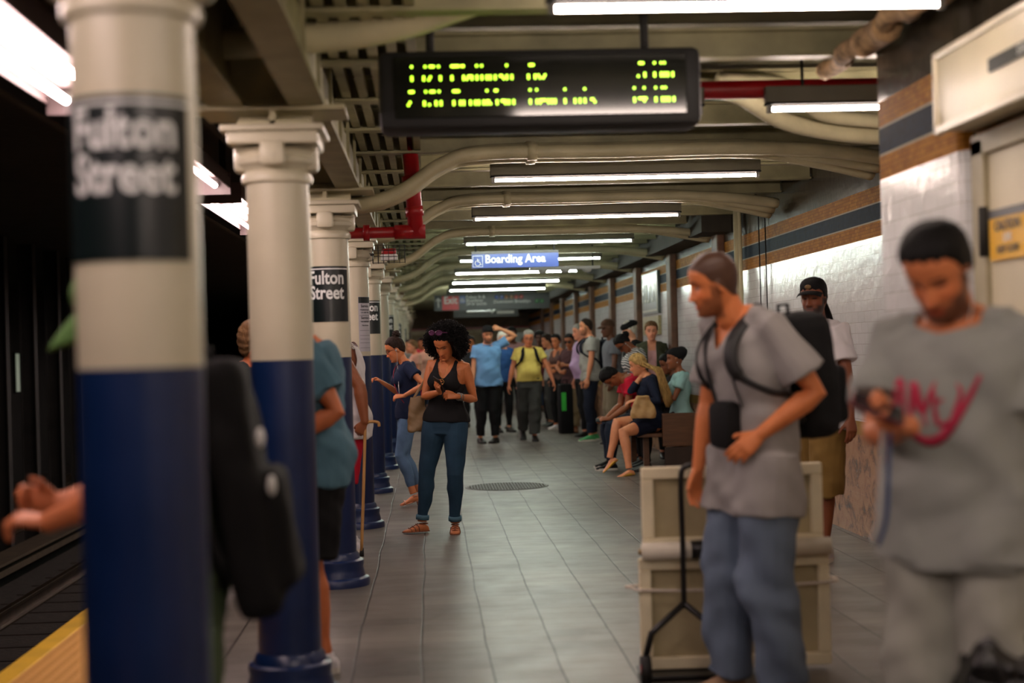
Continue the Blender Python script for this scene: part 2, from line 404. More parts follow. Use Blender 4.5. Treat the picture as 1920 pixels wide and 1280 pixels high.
def build_column(signed):
    e = empty('platform_column')
    bm = bmesh.new(); lathe(bm, [(.128, .2), (.128, 1.384)], 40); newmesh('painted_lower_shaft', bm, BLUE, e, autos=.6)
    bm = bmesh.new(); lathe(bm, [(.128, 1.384), (.1285, 1.9), (.126, 2.13)], 40)
    newmesh('upper_shaft', bm, CREAM, e, autos=.6)
    bm = bmesh.new()
    lathe(bm, [(.205, 0), (.205, .03), (.198, .045), (.178, .055), (.172, .085), (.165, .11), (.17, .13), (.168, .15), (.148, .16), (.142, .185), (.13, .2)], 40)
    newmesh('base', bm, BLUE, e, autos=.6)
    bm = bmesh.new()
    lathe(bm, [(.126, 2.1), (.142, 2.105), (.145, 2.125), (.14, 2.14), (.13, 2.15), (.138, 2.165), (.16, 2.18), (.163, 2.2), (.15, 2.212), (.155, 2.225), (.175, 2.235)], 40)
    for sx in (-1, 1):                      # console scrolls
        box(bm, sx*.13-.04, sx*.13+.04, -.05, .05, 2.15, 2.26, bev=.02)
    box(bm, -.05, .05, -.2, -.14, 2.16, 2.26, bev=.02)
    box(bm, -.18, .18, -.17, .17, 2.25, 2.3, bev=.008)
    box(bm, -.205, .205, -.19, .19, 2.3, 2.325, bev=.006)
    hard('capital', bm, CREAM, e)
    bm = bmesh.new()
    box(bm, -.15, .15, -.012, .012, 2.325, 2.42); box(bm, -.14, .14, -.14, .14, 2.325, 2.345); box(bm, -.012, .012, -.14, .14, 2.325, 2.42)
    box(bm, -.29, .29, -.16, .16, 2.385, 2.402)
    newmesh('bearing_plate', bm, CREAM2, e, smooth=False)
    bm = bmesh.new()
    A = [[bm.verts.new((x, y, z)) for x, z in ((-.42, 2.43), (.14, 2.43), (.04, 2.64), (-.36, 2.64))] for y in (-.1, .1)]
    bm.faces.new(A[0][::-1]); bm.faces.new(A[1])
    for j in range(4): bm.faces.new((A[0][j], A[0][(j+1) % 4], A[1][(j+1) % 4], A[1][j]))
    box(bm, -.44, .22, -.13, .13, 2.405, 2.43, bev=.005)
    newmesh('bracket', bm, CREAM2, e, smooth=False)
    if signed:
        bm = bmesh.new(); arc_plate(bm, .1285, .003, math.radians(-82), math.radians(64), 1.6, 1.935)
        sp = newmesh('station_sign', bm, SIGNB, e, autos=.6)
        bm = bmesh.new(); arc_plate(bm, .1315, .0012, math.radians(-82), math.radians(64), 1.915, 1.922); newmesh('sign_stripe', bm, WHITEL, sp, autos=.6)
        for t, z in (('Fulton', 1.862), ('Street', 1.772)):
            me = text_mesh(t, .112, .001, .022, sx=.80)
            wrap(me, .1325, math.radians(-2), z); newmesh('sign_lettering', me, WHITEL, sp, smooth=False)
    return e
cs, cp = build_column(True), build_column(False)
for i in range(14):
    signed = i % 2 == 0
    src = cs if signed else cp
    o = src if i < 2 else copy_tree(src)
    o.location = (CX, columnY(i), 0)
    nm = ords[i] if i < 12 else 'far end'
    if i >= 12: nm = 'thirteenth' if i == 12 else 'fourteenth'
    tag(o, '%s column from the front, blue below and cream above, %s' % (nm.capitalize(), 'with a black station name sign' if signed else 'without a black sign'), 'column', 'columns along the platform')
# service notice on the fourth column
bm = bmesh.new(); arc_plate(bm, .1295, .0015, math.radians(20), math.radians(80), 1.42, 1.86, 12)
PAPER = mat('notice_paper', (176, 176, 184), .6, var=.05)
no = newmesh('service_notice', bm, PAPER, autos=.6); no.location = (CX, columnY(3), 0)
tag(no, 'tall white paper service notice wrapped on the fourth column', 'notice')
bm = bmesh.new(); arc_plate(bm, .1312, .0008, math.radians(21), math.radians(79), 1.81, 1.858, 12); newmesh('heading', bm, SIGNB, no, autos=.6)
for t, z, s in (('Service', 1.785, .03), ('Weekend work', 1.755, .016), ('Late nights only', 1.735, .014), ('Service', 1.69, .03), ('No trains late', 1.66, .016), ('Take the bus', 1.63, .014)):
    me = text_mesh(t, s, .0004, .01); wrap(me, .132, math.radians(48), z); newmesh('notice_text', me, SIGNB, no, smooth=False)
for z in (1.76, 1.715, 1.64, 1.60, 1.57, 1.54, 1.5):
    bm = bmesh.new(); arc_plate(bm, .1312, .0006, math.radians(24), math.radians(74), z-.052, z-.05, 10); newmesh('text_line', bm, SIGNB, no, autos=.6)

# ---------------------------------------------------------------- cross lights
def cross_light(x0, x1, y, z, cool, label, hood=True):
    e = empty('ceiling_light', ((x0+x1)/2, y, z), 0, label, 'light', 'fluorescent lights across the platform')
    L = (x1-x0)/2
    bm = bmesh.new()
    # open hood above the tube, hangs below the beams
    box(bm, -L, L, -.026, .026, .028, .11, bev=.006)
    newmesh('hood', bm, mat('lamp_hood', (84, 82, 72), .6), e, smooth=False)
    bm = bmesh.new(); box(bm, -L, L, -.030, .030, .020, .0275); newmesh('underside_blackout', bm, mat('matt_black', (13, 13, 13), .9, spec=.1), e, smooth=False)  # black strip added so the tube-lit hood underside stays dark
    bm = bmesh.new(); tube(bm, [(-L+.02, 0, 0), (L-.02, 0, 0)], .0105, 12); newmesh('tube_lamp', bm, TUBEC if cool else TUBEM, e)
    for sx in (-1, 1):
        bm = bmesh.new(); box(bm, sx*(L-.02)-.012, sx*(L-.02)+.012, -.012, .012, -.018, .03); newmesh('lamp_holder', bm, GREYM, e, smooth=False)
        bm = bmesh.new(); tube(bm, [(sx*L*.7, 0, .06), (sx*L*.7, 0, 2.84-z)], .008, 8); newmesh('hanger_rod', bm, DARKM, e)
    return e
cross_light(.42, 1.78, 4.86, 2.53, False, 'fluorescent tube light nearest the camera, cut by the top of the frame')
cross_light(.1, 1.36, 7.02, 2.53, False, 'fluorescent tube light mostly behind the green letter sign')
cross_light(1.66, 2.9, 7.02, 2.53, False, 'short looking fluorescent tube light right of the green letter sign, meeting the wall block')
cross_light(.3, 1.9, 2.3, 2.53, False, 'added fluorescent tube light over the photographer, out of frame')  # unseen lamp added to brighten the near wall block and door
cross_light(.3, 1.9, .6, 2.53, False, 'added unseen fluorescent tube light just behind the photographer')  # extra lamp out of view, added to lift the near right side
cross_light(.42, 2.2, -1., 2.53, False, 'added fluorescent tube light behind the photographer, out of frame')  # lamp added out of view to light the column fronts
yl = [9.75, 12.62, 15.55, 18.45, 21.4, 24.35, 27.3, 30.3, 34]
nm = ['long fluorescent tube light first beyond the green letter sign', 'fluorescent tube light over the walkway just before the thin conduits', 'fluorescent tube light above the blue boarding sign', 'fluorescent tube light level with the top of the blue boarding sign', 'fluorescent tube light under the blue boarding sign in view', 'fluorescent tube light two rows nearer than the exit sign', 'fluorescent tube light just over the exit sign']
for i, y in enumerate(yl):
    cross_light(.44 if i == 0 else .4, 2.26 if i == 0 else 2.22, y, 2.53, i >= 2, nm[i] if i < 7 else 'fluorescent tube light beyond the exit sign, %s of the far row' % ords[i-7].replace('nearest', 'first'))
# ---------------------------------------------------------------- track side lights: pairs of tubes along the platform edge
def track_light(y0, y1, label):
    e = empty('edge_light', (-1.31, (y0+y1)/2, 2.42), 0, label, 'light', 'twin tube lights along the platform edge')
    L = (y1-y0)/2
    bm = bmesh.new()
    box(bm, -.15, .15, -L, L, .05, .08); box(bm, -.16, -.15, -L, L, -.01, .05); box(bm, .15, .16, -L, L, -.01, .05); box(bm, -.16, .16, -L-.01, -L+.01, -.05, .08); box(bm, -.16, .16, L-.01, L+.01, -.05, .08)
    newmesh('reflector', bm, mat('lamp_reflector', (84, 70, 70), .5), e, smooth=False)
    for sx in (-.075, .075):
        bm = bmesh.new(); tube(bm, [(sx, -L+.05, .0), (sx, L-.05, .0)], .016, 12); newmesh('tube_lamp', bm, TUBEE, e)
        for sy in (-1, 1):
            bm = bmesh.new(); tube(bm, [(sx, sy*(L-.05), .015), (sx, sy*(L-.02), .015)], .022, 10); newmesh('lamp_holder', bm, GREYM, e)
    for sy in (-.7, .7):
        bm = bmesh.new(); box(bm, -.02, .02, sy*L-.02, sy*L+.02, .09, .625); newmesh('hanger', bm, DARKM, e, smooth=False)
    return e
yy = .45; k = 0
while yy < 40:
    track_light(yy, yy+2.45, 'twin fluorescent tube light over the platform edge, %s along the row' % (['nearest']+ords[1:]+['thirteenth', 'fourteenth', 'fifteenth', 'sixteenth'])[k])
    yy += 2.95; k += 1
bm = bmesh.new(); box(bm, -1.66, -1.62, 1, 60, 2.46, 2.62); box(bm, -1.04, -1.0, 1, 60, 2.52, 2.66)
tag(newmesh('cable_trough', bm, DARKM, smooth=False), 'dark steel cable trough running beside the edge lights', 'cable trough')

# ---------------------------------------------------------------- conduits
def pipe(name, pts, r, m, label, cat, group=None, n=12, bands=()):
    bm = bmesh.new(); P = curve_pts(pts, 7); tube(bm, P, r, n)
    o = newmesh(name, bm, m); tag(o, label, cat, group)
    for bpos in bands:
        i = max(1, min(len(P)-2, int(bpos*len(P)))); d = (P[i+1]-P[i]).normalized()
        bm = bmesh.new(); tube(bm, [P[i]-d*.03, P[i]+d*.03], r*1.25, n); newmesh('coupling', bm, m, o)
    return o
def bundle(y, zlo, zhi, n, r, wherelab):
    for k in range(n):
        dy = k*r*2.1; dz = (k % 2)*r*.5
        pts = [(-.95, y+.1+dy, zlo+.02), (-.75, y+.08+dy, zlo), (-.35, y+dy, zlo+.01), (-.12, y+dy, zlo+.09), (.12, y+dy, zhi-.06), (.38, y+dy, zhi+dz), (1.2, y+dy, zhi+dz), (2.1, y+dy*.9, zhi+dz), (2.6, y+dy*1.3, zhi-.03-k*.02), (2.98, y+.05+dy*1.7, zhi-.08-k*.03)]
        pipe('conduit', pts, r, CREAM2, 'thick cream conduit of the bundle %s, %s' % (wherelab, ['front', 'middle', 'rear', 'rearmost'][k]), 'conduit', 'conduit bundles crossing the ceiling', bands=(.12, .6))
bundle(9.25, 2.34, 2.645, 3, .045, 'crossing above the third column')
bundle(12.2, 2.36, 2.655, 3, .042, 'crossing above the fourth column')
bundle(15.15, 2.30, 2.62, 2, .04, 'crossing above the fifth column')
bundle(18.15, 2.3, 2.62, 2, .04, 'crossing above the sixth column')
for k, yb in enumerate((21., 24.2, 27.5)): bundle(yb, 2.3, 2.62, 2, .04, ['just before', 'a little past', 'far past'][k]+' the hanging exit sign rows')
pipe('conduit', [(-.97, 5.75, 2.6), (-.9, 5.8, 2.62), (-.3, 5.8, 2.66), (-.05, 5.78, 2.70), (.12, 5.72, 2.74), (.3, 5.6, 2.775)], .062, CREAM2, 'fat cream conduit curving up into the ceiling above the second column', 'conduit')
pipe('conduit', [(-1.4, 3.4, 2.56), (-.6, 3.4, 2.56), (-.1, 3.6, 2.6), (.1, 4., 2.76)], .07, CREAM2, 'fat cream conduit sweeping off the nearest column top', 'conduit')
pipe('conduit', [(1.2, 7.35, 2.72), (1.6, 7.5, 2.7), (2.0, 8.0, 2.62), (2.5, 8.3, 2.58), (3.0, 8.4, 2.58)], .05, CREAM2, 'cream conduit curving in behind the right end of the green letter sign', 'conduit')
pipe('conduit', [(1.5, 7.35, 2.74), (1.9, 7.5, 2.72), (2.2, 8.0, 2.66), (2.6, 8.2, 2.64), (3.0, 8.3, 2.64)], .04, CREAM2, 'thinner cream conduit beside the curved one right of the green sign', 'conduit')
pipe('red_pipe', [(-.08, 7.1, 2.63), (1, 7.1, 2.64), (3.04, 7.1, 2.645)], .045, REDP, 'dark red sprinkler pipe crossing behind the green letter sign', 'pipe')
e = empty('red_pipe', (0, 9.5, 0), 0, 'bright red branching sprinkler pipe beside the third column top', 'pipe')
bm = bmesh.new(); tube(bm, [(-.8, 0, 2.18), (-.02, 0, 2.18)], .036, 16); newmesh('horizontal_pipe', bm, REDP, e)
bm = bmesh.new(); tube(bm, [(-.06, 0, 2.15), (-.09, 0, 2.84)], .05, 16); newmesh('riser', bm, REDP, e)
for p, q, r in (((-.2, 0, 2.18), (.0, 0, 2.18), .047), ((-.4, 0, 2.18), (-.36, 0, 2.18), .052), ((-.065, 0, 2.28), (-.07, 0, 2.34), .058), ((-.08, 0, 2.5), (-.083, 0, 2.54), .062)):
    bm = bmesh.new(); tube(bm, [p, q], r, 16); newmesh('coupling', bm, REDP, e)
# wire basket with small red emergency lamp beside the fourth column
e = empty('caged_lamp', (-.3, 11.9, 2.2), 0, 'small red and white lamp in a wire cage by the fourth column top', 'lamp')
bm = bmesh.new()
for k in range(7):
    x = -.13+k*.043; tube(bm, [(x, -.06, -.07), (x, -.06, .07), (x, .06, .07), (x, .06, -.07), (x, -.06, -.07)], .0025, 6)
for z in (-.07, -.02, .03, .07): tube(bm, [(-.13, -.06, z), (.13, -.06, z)], .0025, 6)
newmesh('wire_cage', bm, DARKM, e)
bm = bmesh.new(); box(bm, -.07, .07, -.04, .04, -.05, .0, bev=.01); newmesh('lamp_body', bm, WHITEE, e, smooth=False)
bm = bmesh.new(); box(bm, -.06, .06, -.04, .04, .0, .045, bev=.012); newmesh('lens', bm, REDP, e, smooth=False)
bm = bmesh.new(); box(bm, -.25, -.12, -.01, .01, -.01, .01); newmesh('bracket', bm, DARKM, e, smooth=False)
# standpipes on the tiled wall where it steps back
for k, (x, y, r, lb) in enumerate(((2.99, 13.95, .035, 'thicker cream standpipe at the corner where the tiled wall steps back'), (2.98, 13.78, .018, 'thin cream standpipe beside the thicker one on the tiled wall'), )):
    bm = bmesh.new(); tube(bm, [(x, y, 0), (x, y, 2.84)], r, 14); tag(newmesh('standpipe', bm, CREAM2), lb, 'pipe')
for k, (y, lb) in enumerate(((13.2, 'black cable hanging down the tiled wall, left one'), (12.95, 'black cable hanging down the tiled wall, right one'))):
    bm = bmesh.new(); tube(bm, [(3.03, y, .9), (3.03, y, 2.6)], .006, 6); tag(newmesh('wall_cable', bm, BLACKP), lb, 'cable')

# ---------------------------------------------------------------- LED countdown sign
e = empty('arrivals_sign', (.49, 6.05, 2.478), 0, 'black hanging train arrivals sign with green lit letters', 'sign')
bm = bmesh.new(); box(bm, -.665, .665, -.06, .2, -.165, .155, bev=.03); hard('housing', bm, mat('sign_housing_black', (15, 16, 16), .65), e)
bm = bmesh.new(); box(bm, -.60, .60, -.072, -.058, -.125, .125, bev=.004)
m, N, L_, b = nt('sign_screen_glass'); b.inputs['Base Color'].default_value = (*lin((18, 20, 17)), 1); b.inputs['Roughness'].default_value = .12
scr = newmesh('screen', bm, m, e, smooth=False)
def dotrow(chars, x0, z0, pitch, tall, name):
    FNT = {'1': ['010', '110', '010', '010', '010', '010', '111'], '2': ['01110', '10001', '00001', '00110', '01000', '10000', '11111'],
           '3': ['01110', '10001', '00001', '00110', '00001', '10001', '01110'], '4': ['00010', '00110', '01010', '10010', '11111', '00010', '00010'],
           'B': ['11110', '10001', '10001', '11110', '10001', '10001', '11110'], 'F': ['11111', '10000', '10000', '11110', '10000', '10000', '10000'], 'M': ['10001', '11011', '10101', '10001', '10001', '10001', '10001'],
           'N': ['10001', '11001', '10101', '10011', '10001', '10001', '10001'], 'A': ['01110', '10001', '10001', '11111', '10001', '10001', '10001'],
           '0': ['01110', '10001', '10001', '10001', '10001', '10001', '01110'], 'V': ['10001', '10001', '10001', '10001', '01010', '01010', '00100'],
           'l': ['11', '01', '01', '01', '01', '01', '01'], 'i': ['1', '0', '1', '1', '1', '1', '1'], 't': ['010', '111', '010', '010', '010', '010', '001'],
           'a': ['0000', '0000', '0110', '0001', '0111', '1001', '0111'], 'o': ['0000', '0000', '0110', '1001', '1001', '1001', '0110'], 'n': ['0000', '0000', '1110', '1001', '1001', '1001', '1001'],
           'r': ['000', '000', '101', '110', '100', '100', '100'], 's': ['0000', '0000', '0111', '1000', '0110', '0001', '1110'], 'h': ['1000', '1000', '1110', '1001', '1001', '1001', '1001'],
           'b': ['1000', '1000', '1110', '1001', '1001', '1001', '1110'], 'k': ['1000', '1000', '1001', '1010', '1100', '1010', '1001'], 'y': ['0000', '0000', '1001', '1001', '0111', '0001', '0110'],
           'u': ['0000', '0000', '1001', '1001', '1001', '1001', '0111'], 'w': ['00000', '00000', '10001', '10001', '10101', '10101', '01010'], 'm': ['00000', '00000', '11110', '10101', '10101', '10101', '10101'],
           'd': ['0001', '0001', '0111', '1001', '1001', '1001', '0111'], 'e': ['0000', '0000', '0110', '1001', '1111', '1000', '0110'], '(': ['01', '10', '10', '10', '10', '10', '01'], ')': ['10', '01', '01', '01', '01', '01', '10'],
           'v': ['00000', '00000', '10001', '10001', '10001', '01010', '00100'], 'L': ['10000', '10000', '10000', '10000', '10000', '10000', '11111'], '.': ['0', '0', '0', '0', '0', '0', '1'], ' ': ['000']*7}
    x = x0
    for ch in chars:
        g = FNT[ch]; bm = bmesh.new()
        for r, row in enumerate(g):
            for c, v in enumerate(row):
                if v == '1' and r in (0, 4, 5):
                    cx = x+c*pitch; cz = z0+tall/2-r*tall/6
                    rr_ = pitch*.66
                    vv = [bm.verts.new((cx+rr_*math.cos(PI/3*q), -.0755, cz+rr_*1.15*math.sin(PI/3*q))) for q in range(6)]
                    bm.faces.new(vv)
                    vb = [bm.verts.new((cx+rr_*math.cos(PI/3*q), -.0715, cz+rr_*1.15*math.sin(PI/3*q))) for q in range(6)]
                    for q in range(6): bm.faces.new((vv[q], vb[q], vb[(q+1) % 6], vv[(q+1) % 6]))
        x += (len(g[0])+1)*pitch
        if len(bm.faces): newmesh('led_character', bm, LEDM, scr, smooth=False)
        else: bm.free()
pt = .0068
dotrow('1.', -.535, .052, pt, .064, 'led_row'); dotrow('(2)', -.48, .052, pt, .064, 'led_row')
dotrow('Flatbush  Av', -.365, .052, pt, .064, 'led_row'); dotrow('3 Min', .40, .052, pt, .064, 'led_row')
dotrow('2.', -.545, -.05, pt, .064, 'led_row'); dotrow('(3)', -.48, -.05, pt, .064, 'led_row')
dotrow('Brooklyn  New Lots', -.36, -.05, pt, .064, 'led_row'); dotrow('14 Min', .375, -.05, pt, .064, 'led_row')
for sx in (-.45, .45):
    bm = bmesh.new(); tube(bm, [(sx, .07, .15), (sx, .07, .365)], .018, 10); newmesh('hanger_rod', bm, DARKM, e)
# ---------------------------------------------------------------- Boarding Area sign
e = empty('boarding_sign', (.97, 16.0, 2.383), 0, 'blue hanging boarding area sign with wheelchair symbol', 'sign')
BSIGN = mat('sign_blue', (38, 72, 150), .35, var=.04)
bm = bmesh.new(); box(bm, -.475, .475, -.02, .02, -.085, .072); newmesh('panel', bm, BSIGN, e, smooth=False)
bm = bmesh.new(); box(bm, -.475, .475, -.024, .024, .072, .098); box(bm, -.475, .475, -.0235, -.02, .066, .070); newmesh('top_rail', bm, BLACKP, e, smooth=False)
text_obj('lettering', 'Boarding Area', .125, WHITEL, e, (.0, -.0215, .008), bold=.026, sx=.90, ext=.001)
bm = bmesh.new()
for a, b2_, c, d in ((-.465, -.355, -.072, -.067), (-.465, -.355, .047, .052), (-.465, -.46, -.072, .052), (-.36, -.355, -.072, .052)): box(bm, a, b2_, -.023, -.02, c, d)
newmesh('symbol_frame', bm, WHITEL, e, smooth=False)
bm = bmesh.new()
tube(bm, [(-.413, -.0215, .032), (-.413, -.0215, .0321)], .009, 10)
tube(bm, [(-.413, -.0215, .02), (-.41, -.0215, -.015), (-.388, -.0215, -.017), (-.378, -.0215, -.045), (-.37, -.0215, -.043)], .0045, 6)
tube(bm, [(-.41, -.0215, .004), (-.39, -.0215, .003)], .004, 6)
tube(bm, [(-.412+.028*math.cos(t), -.0215, -.03+.028*math.sin(t)) for t in np.linspace(1.9, 6.0, 14)], .004, 6)
newmesh('wheelchair_symbol', bm, WHITEL, e)
for sx in (-.43, .43):
    bm = bmesh.new(); tube(bm, [(sx, 0, .09), (sx, 0, .45)], .012, 8); newmesh('hanger_rod', bm, DARKM, e)
# grey bar with three domes
e = empty('dome_light_bar', (1.72, 18.2, 2.4), 0, 'pale metal bar with three white domes right below the blue sign', 'light bar')
bm = bmesh.new(); box(bm, -.44, .44, -.05, .05, -.02, .02, bev=.006); newmesh('bar', bm, WHITEE, e, smooth=False)
for sx in (-.28, .0, .28):
    bm = bmesh.new(); lathe(bm, [(.01, -.06), (.035, -.055), (.055, -.04), (.06, -.02)], 16, (sx, 0, 0)); newmesh('dome', bm, WHITEE, e)
for sx in (-.35, .35):
    bm = bmesh.new(); tube(bm, [(sx, 0, .02), (sx, 0, .44)], .01, 8); newmesh('hanger_rod', bm, DARKM, e)
# ---------------------------------------------------------------- Exit sign
e = empty('exit_sign', (1.32, 30, 2.4), 0, 'long black hanging exit and direction sign', 'sign')
bm = bmesh.new(); box(bm, -1.18, 1.18, -.03, .03, -.165, .155); newmesh('panel', bm, mat('sign_charcoal', (30, 38, 36), .4), e, smooth=False)
bm = bmesh.new(); box(bm, -1.02, -.68, -.035, -.03, -.155, .13); newmesh('red_panel', bm, mat('sign_red', (190, 24, 34), .4), e, smooth=False)
text_obj('exit_lettering', 'Exit', .21, WHITEL, e, (-.85, -.037, .04), bold=.01, sx=.85, ext=.001)
bm = bmesh.new(); box(bm, -.66, -.55, -.035, -.03, -.02, .13); newmesh('accessible_panel', bm, BSIGN, e, smooth=False)
bm = bmesh.new(); tube(bm, [(-.6, -.037, .09), (-.61, -.037, .05), (-.585, -.037, .045), (-.575, -.037, .01)], .008, 6); tube(bm, [(-.61+.028*math.cos(t), -.037, .035+.028*math.sin(t)) for t in np.linspace(1.9, 6., 10)], .006, 6); newmesh('wheelchair_symbol', bm, WHITEL, e)
bm = bmesh.new(); tube(bm, [(-1.1, -.037, -.1), (-1.1, -.037, .08)], .013, 8); tube(bm, [(-1.15, -.037, .03), (-1.1, -.037, .085), (-1.05, -.037, .03)], .013, 8); newmesh('up_arrow', bm, WHITEL, e)
for t, z in (('Fulton St &', .1), ('Broadway', .03), ('24 hr booth', -.04)): text_obj('sign_lettering', t, .085, WHITEL, e, (-.53, -.037, z), align='LEFT', bold=.008, ext=.001)
text_obj('sign_lettering', 'Downtown Brooklyn', .088, WHITEL, e, (.03, -.037, -.01), align='LEFT', bold=.008, ext=.001)
for k, (t, c) in enumerate((('A', (60, 90, 180)), ('C', (60, 90, 180)), ('J', (150, 96, 50)), ('Z', (150, 96, 50)), ('2', (190, 50, 50)), ('3', (190, 50, 50)))):
    bm = bmesh.new(); tube(bm, [(.1+k*.1, -.037, .085), (.1+k*.1, -.03, .085)], .04, 16); newmesh('line_bullet', bm, mat('bullet_%d' % (k//2), c, .4), e); text_obj('bullet_letter', t, .055, WHITEL, e, (.1+k*.1, -.038, .085), ext=.001)
for k, t in enumerate('45'):
    bm = bmesh.new(); tube(bm, [(.92+k*.1, -.037, -.01), (.92+k*.1, -.03, -.01)], .04, 16); newmesh('line_bullet', bm, mat('bullet_green', (40, 120, 60), .4), e); text_obj('bullet_letter', t, .055, WHITEL, e, (.92+k*.1, -.038, -.01), ext=.001)
for sx in (-.9, .9):
    bm = bmesh.new(); tube(bm, [(sx, 0, .15), (sx, 0, .44)], .015, 8); newmesh('hanger_rod', bm, DARKM, e)
e = empty('direction_sign', (1.35, 34, 2.28), 0, 'smaller hanging sign with a white arrow just below the exit sign', 'sign')
bm = bmesh.new(); box(bm, -.75, .75, -.03, .03, -.1, .1); newmesh('panel', bm, mat('sign_grey', (70, 72, 70), .4), e, smooth=False)
bm = bmesh.new(); tube(bm, [(-.45, -.035, .03), (.1, -.035, .03)], .02, 8); tube(bm, [(.05, -.035, .08), (.14, -.035, .0), (.2, -.035, .07)], .025, 8); newmesh('arrow', bm, WHITEL, e)
bm = bmesh.new(); box(bm, .25, .65, -.035, -.03, -.03, .03); newmesh('white_bar', bm, WHITEL, e, smooth=False)
for sx in (-.6, .6):
    bm = bmesh.new(); tube(bm, [(sx, 0, .1), (sx, 0, .56)], .015, 8); newmesh('hanger_rod', bm, DARKM, e)

# ---------------------------------------------------------------- right room block: header box, door, sign
e = empty('shutter_box', (1.9, 4.22, 2.31), 0, 'beige metal header box above the beige door on the right', 'header box')
bm = bmesh.new(); box(bm, 0, .155, -2.3, 1.1, -.15, .13, bev=.012); hard('casing', bm, BEIGE, e)
bm = bmesh.new(); box(bm, -.012, .02, -2.3, 1.11, .115, .14, bev=.005); box(bm, -.012, .02, -2.3, 1.11, -.16, -.13, bev=.005); box(bm, -.012, .02, 1.085, 1.112, -.16, .14, bev=.005); hard('edge_trim', bm, mat('pale_trim', (206, 196, 172), .4), e)
bm = bmesh.new(); box(bm, -.008, .0, -1.6, .58, -.028, .016); pl = newmesh('name_plate', bm, SIGNB, e, smooth=False)
text_obj('plate_lettering', 'STATION SERVICE ROOM', .04, WHITEL, pl, (-.010, .1, -.008), rot=(PI/2, 0, -PI/2), ext=.0006, bold=.01)
e = empty('door_1', (2.05, 3.9, 0), 0, kind='structure')
bm = bmesh.new(); box(bm, -.01, .02, -1.6, 1.3, 0, 2.08, bev=.004); newmesh('door_panel', bm, BEIGE, e, smooth=False)
bm = bmesh.new(); box(bm, -.03, .03, 1.3, 1.42, 0, 2.12, bev=.006); box(bm, -.03, .03, -1.6, 1.42, 2.06, 2.14, bev=.006); newmesh('door_frame', bm, mat('beige_frame', (160, 150, 122), .5), e, smooth=False)
for z in (.35, 1.0, 1.78):
    bm = bmesh.new(); tube(bm, [(-.03, 1.31, z-.09), (-.03, 1.31, z+.09)], .018, 10); newmesh('hinge', bm, DARKM, e)
e = empty('warning_notice', (2.03, 5.0, 1.76), 0, 'yellow warning notice with black heading on the beige door', 'notice')
bm = bmesh.new(); box(bm, -.004, .004, -.17, .17, -.09, .085); newmesh('panel', bm, mat('notice_yellow', (226, 172, 20), .4, var=.03), e, smooth=False)
bm = bmesh.new(); box(bm, -.007, .0, -.17, .17, .06, .09); newmesh('heading', bm, SIGNB, e, smooth=False)
for t, z, s in (('CAUTION', .028, .05), ('LIVE', -.015, .04), ('KEEP CLEAR', -.055, .035)):
    text_obj('notice_lettering', t, s, SIGNB if z != -.015 else WHITEL, e, (-.008, 0, z), rot=(PI/2, 0, -PI/2), ext=.0006, bold=.015)
# crumbled pipe lagging up in the corner over the header
bm = bmesh.new()
for k in range(9):
    a = random.uniform(0, 6.28); tube(bm, curve_pts([(0, -1.2+k*.3, 0), (.03*math.cos(a), -1.0+k*.3, .04*math.sin(a)), (0, -.85+k*.3, 0)], 4), .05+.012*math.cos(k*2.1), 9)
o = newmesh('pipe_lagging', bm, mat('rough_lagging', (150, 120, 84), .9, var=.6, vscale=20, bump=1., bscale=40)); o.location = (1.88, 5.2, 2.66); tag(o, 'crumbling brown pipe lagging above the beige header box', 'pipe lagging')
# ---------------------------------------------------------------- manhole / drain grating
e = empty('floor_cover', (.76, 15.03, 0), 0, 'round cast metal cover with a lattice set in the floor', 'manhole cover')
bm = bmesh.new(); lathe(bm, [(.43, -.02), (.43, .004), (.41, .006), (.405, .004)], 48); newmesh('rim', bm, mat('cast_iron', (74, 70, 64), .45, metal=.6), e)
bm = bmesh.new()
for k in range(-13, 14):
    x = k*.03; w = math.sqrt(max(.4**2-x*x, 0))
    if w > .03: box(bm, x-.005, x+.005, -w, w, .0, .008); box(bm, -w, w, x-.005, x+.005, .0, .008)
newmesh('lattice', bm, mat('cast_iron', (74, 70, 64)), e, smooth=False)
# ---------------------------------------------------------------- mosaic name tablet on the far wall
e = empty('mosaic_tablet', (3.03, 19.75, 2.1), 0, 'mosaic tile tablet with the station name on the right wall behind the crowd', 'mosaic')
bm = bmesh.new(); box(bm, -.02, .018, -.7, .7, -.27, .29); newmesh('field', bm, mat('mosaic_slate', (62, 74, 70), .3, var=.3, vscale=60), e, smooth=False)
bm = bmesh.new()
for a, b_, c, d in ((-.66, .66, .23, .26), (-.66, .66, -.24, -.21), (-.66, -.63, -.24, .26), (.63, .66, -.24, .26)): box(bm, -.026, -.02, a, b_, c, d)
newmesh('border', bm, mat('mosaic_pale', (150, 150, 130), .3, var=.3, vscale=60), e, smooth=False)
text_obj('lettering', 'FULTON', .36, MATS['mosaic_pale'], e, (-.024, 0, .0), rot=(PI/2, 0, -PI/2), ext=.003, bold=.01, sx=.9)
bm = bmesh.new(); box(bm, -.02, .018, -.7, .7, -.55, -.3); newmesh('lower_field', bm, mat('mosaic_cream', (150, 140, 100), .35, var=.3, vscale=40), e, smooth=False)
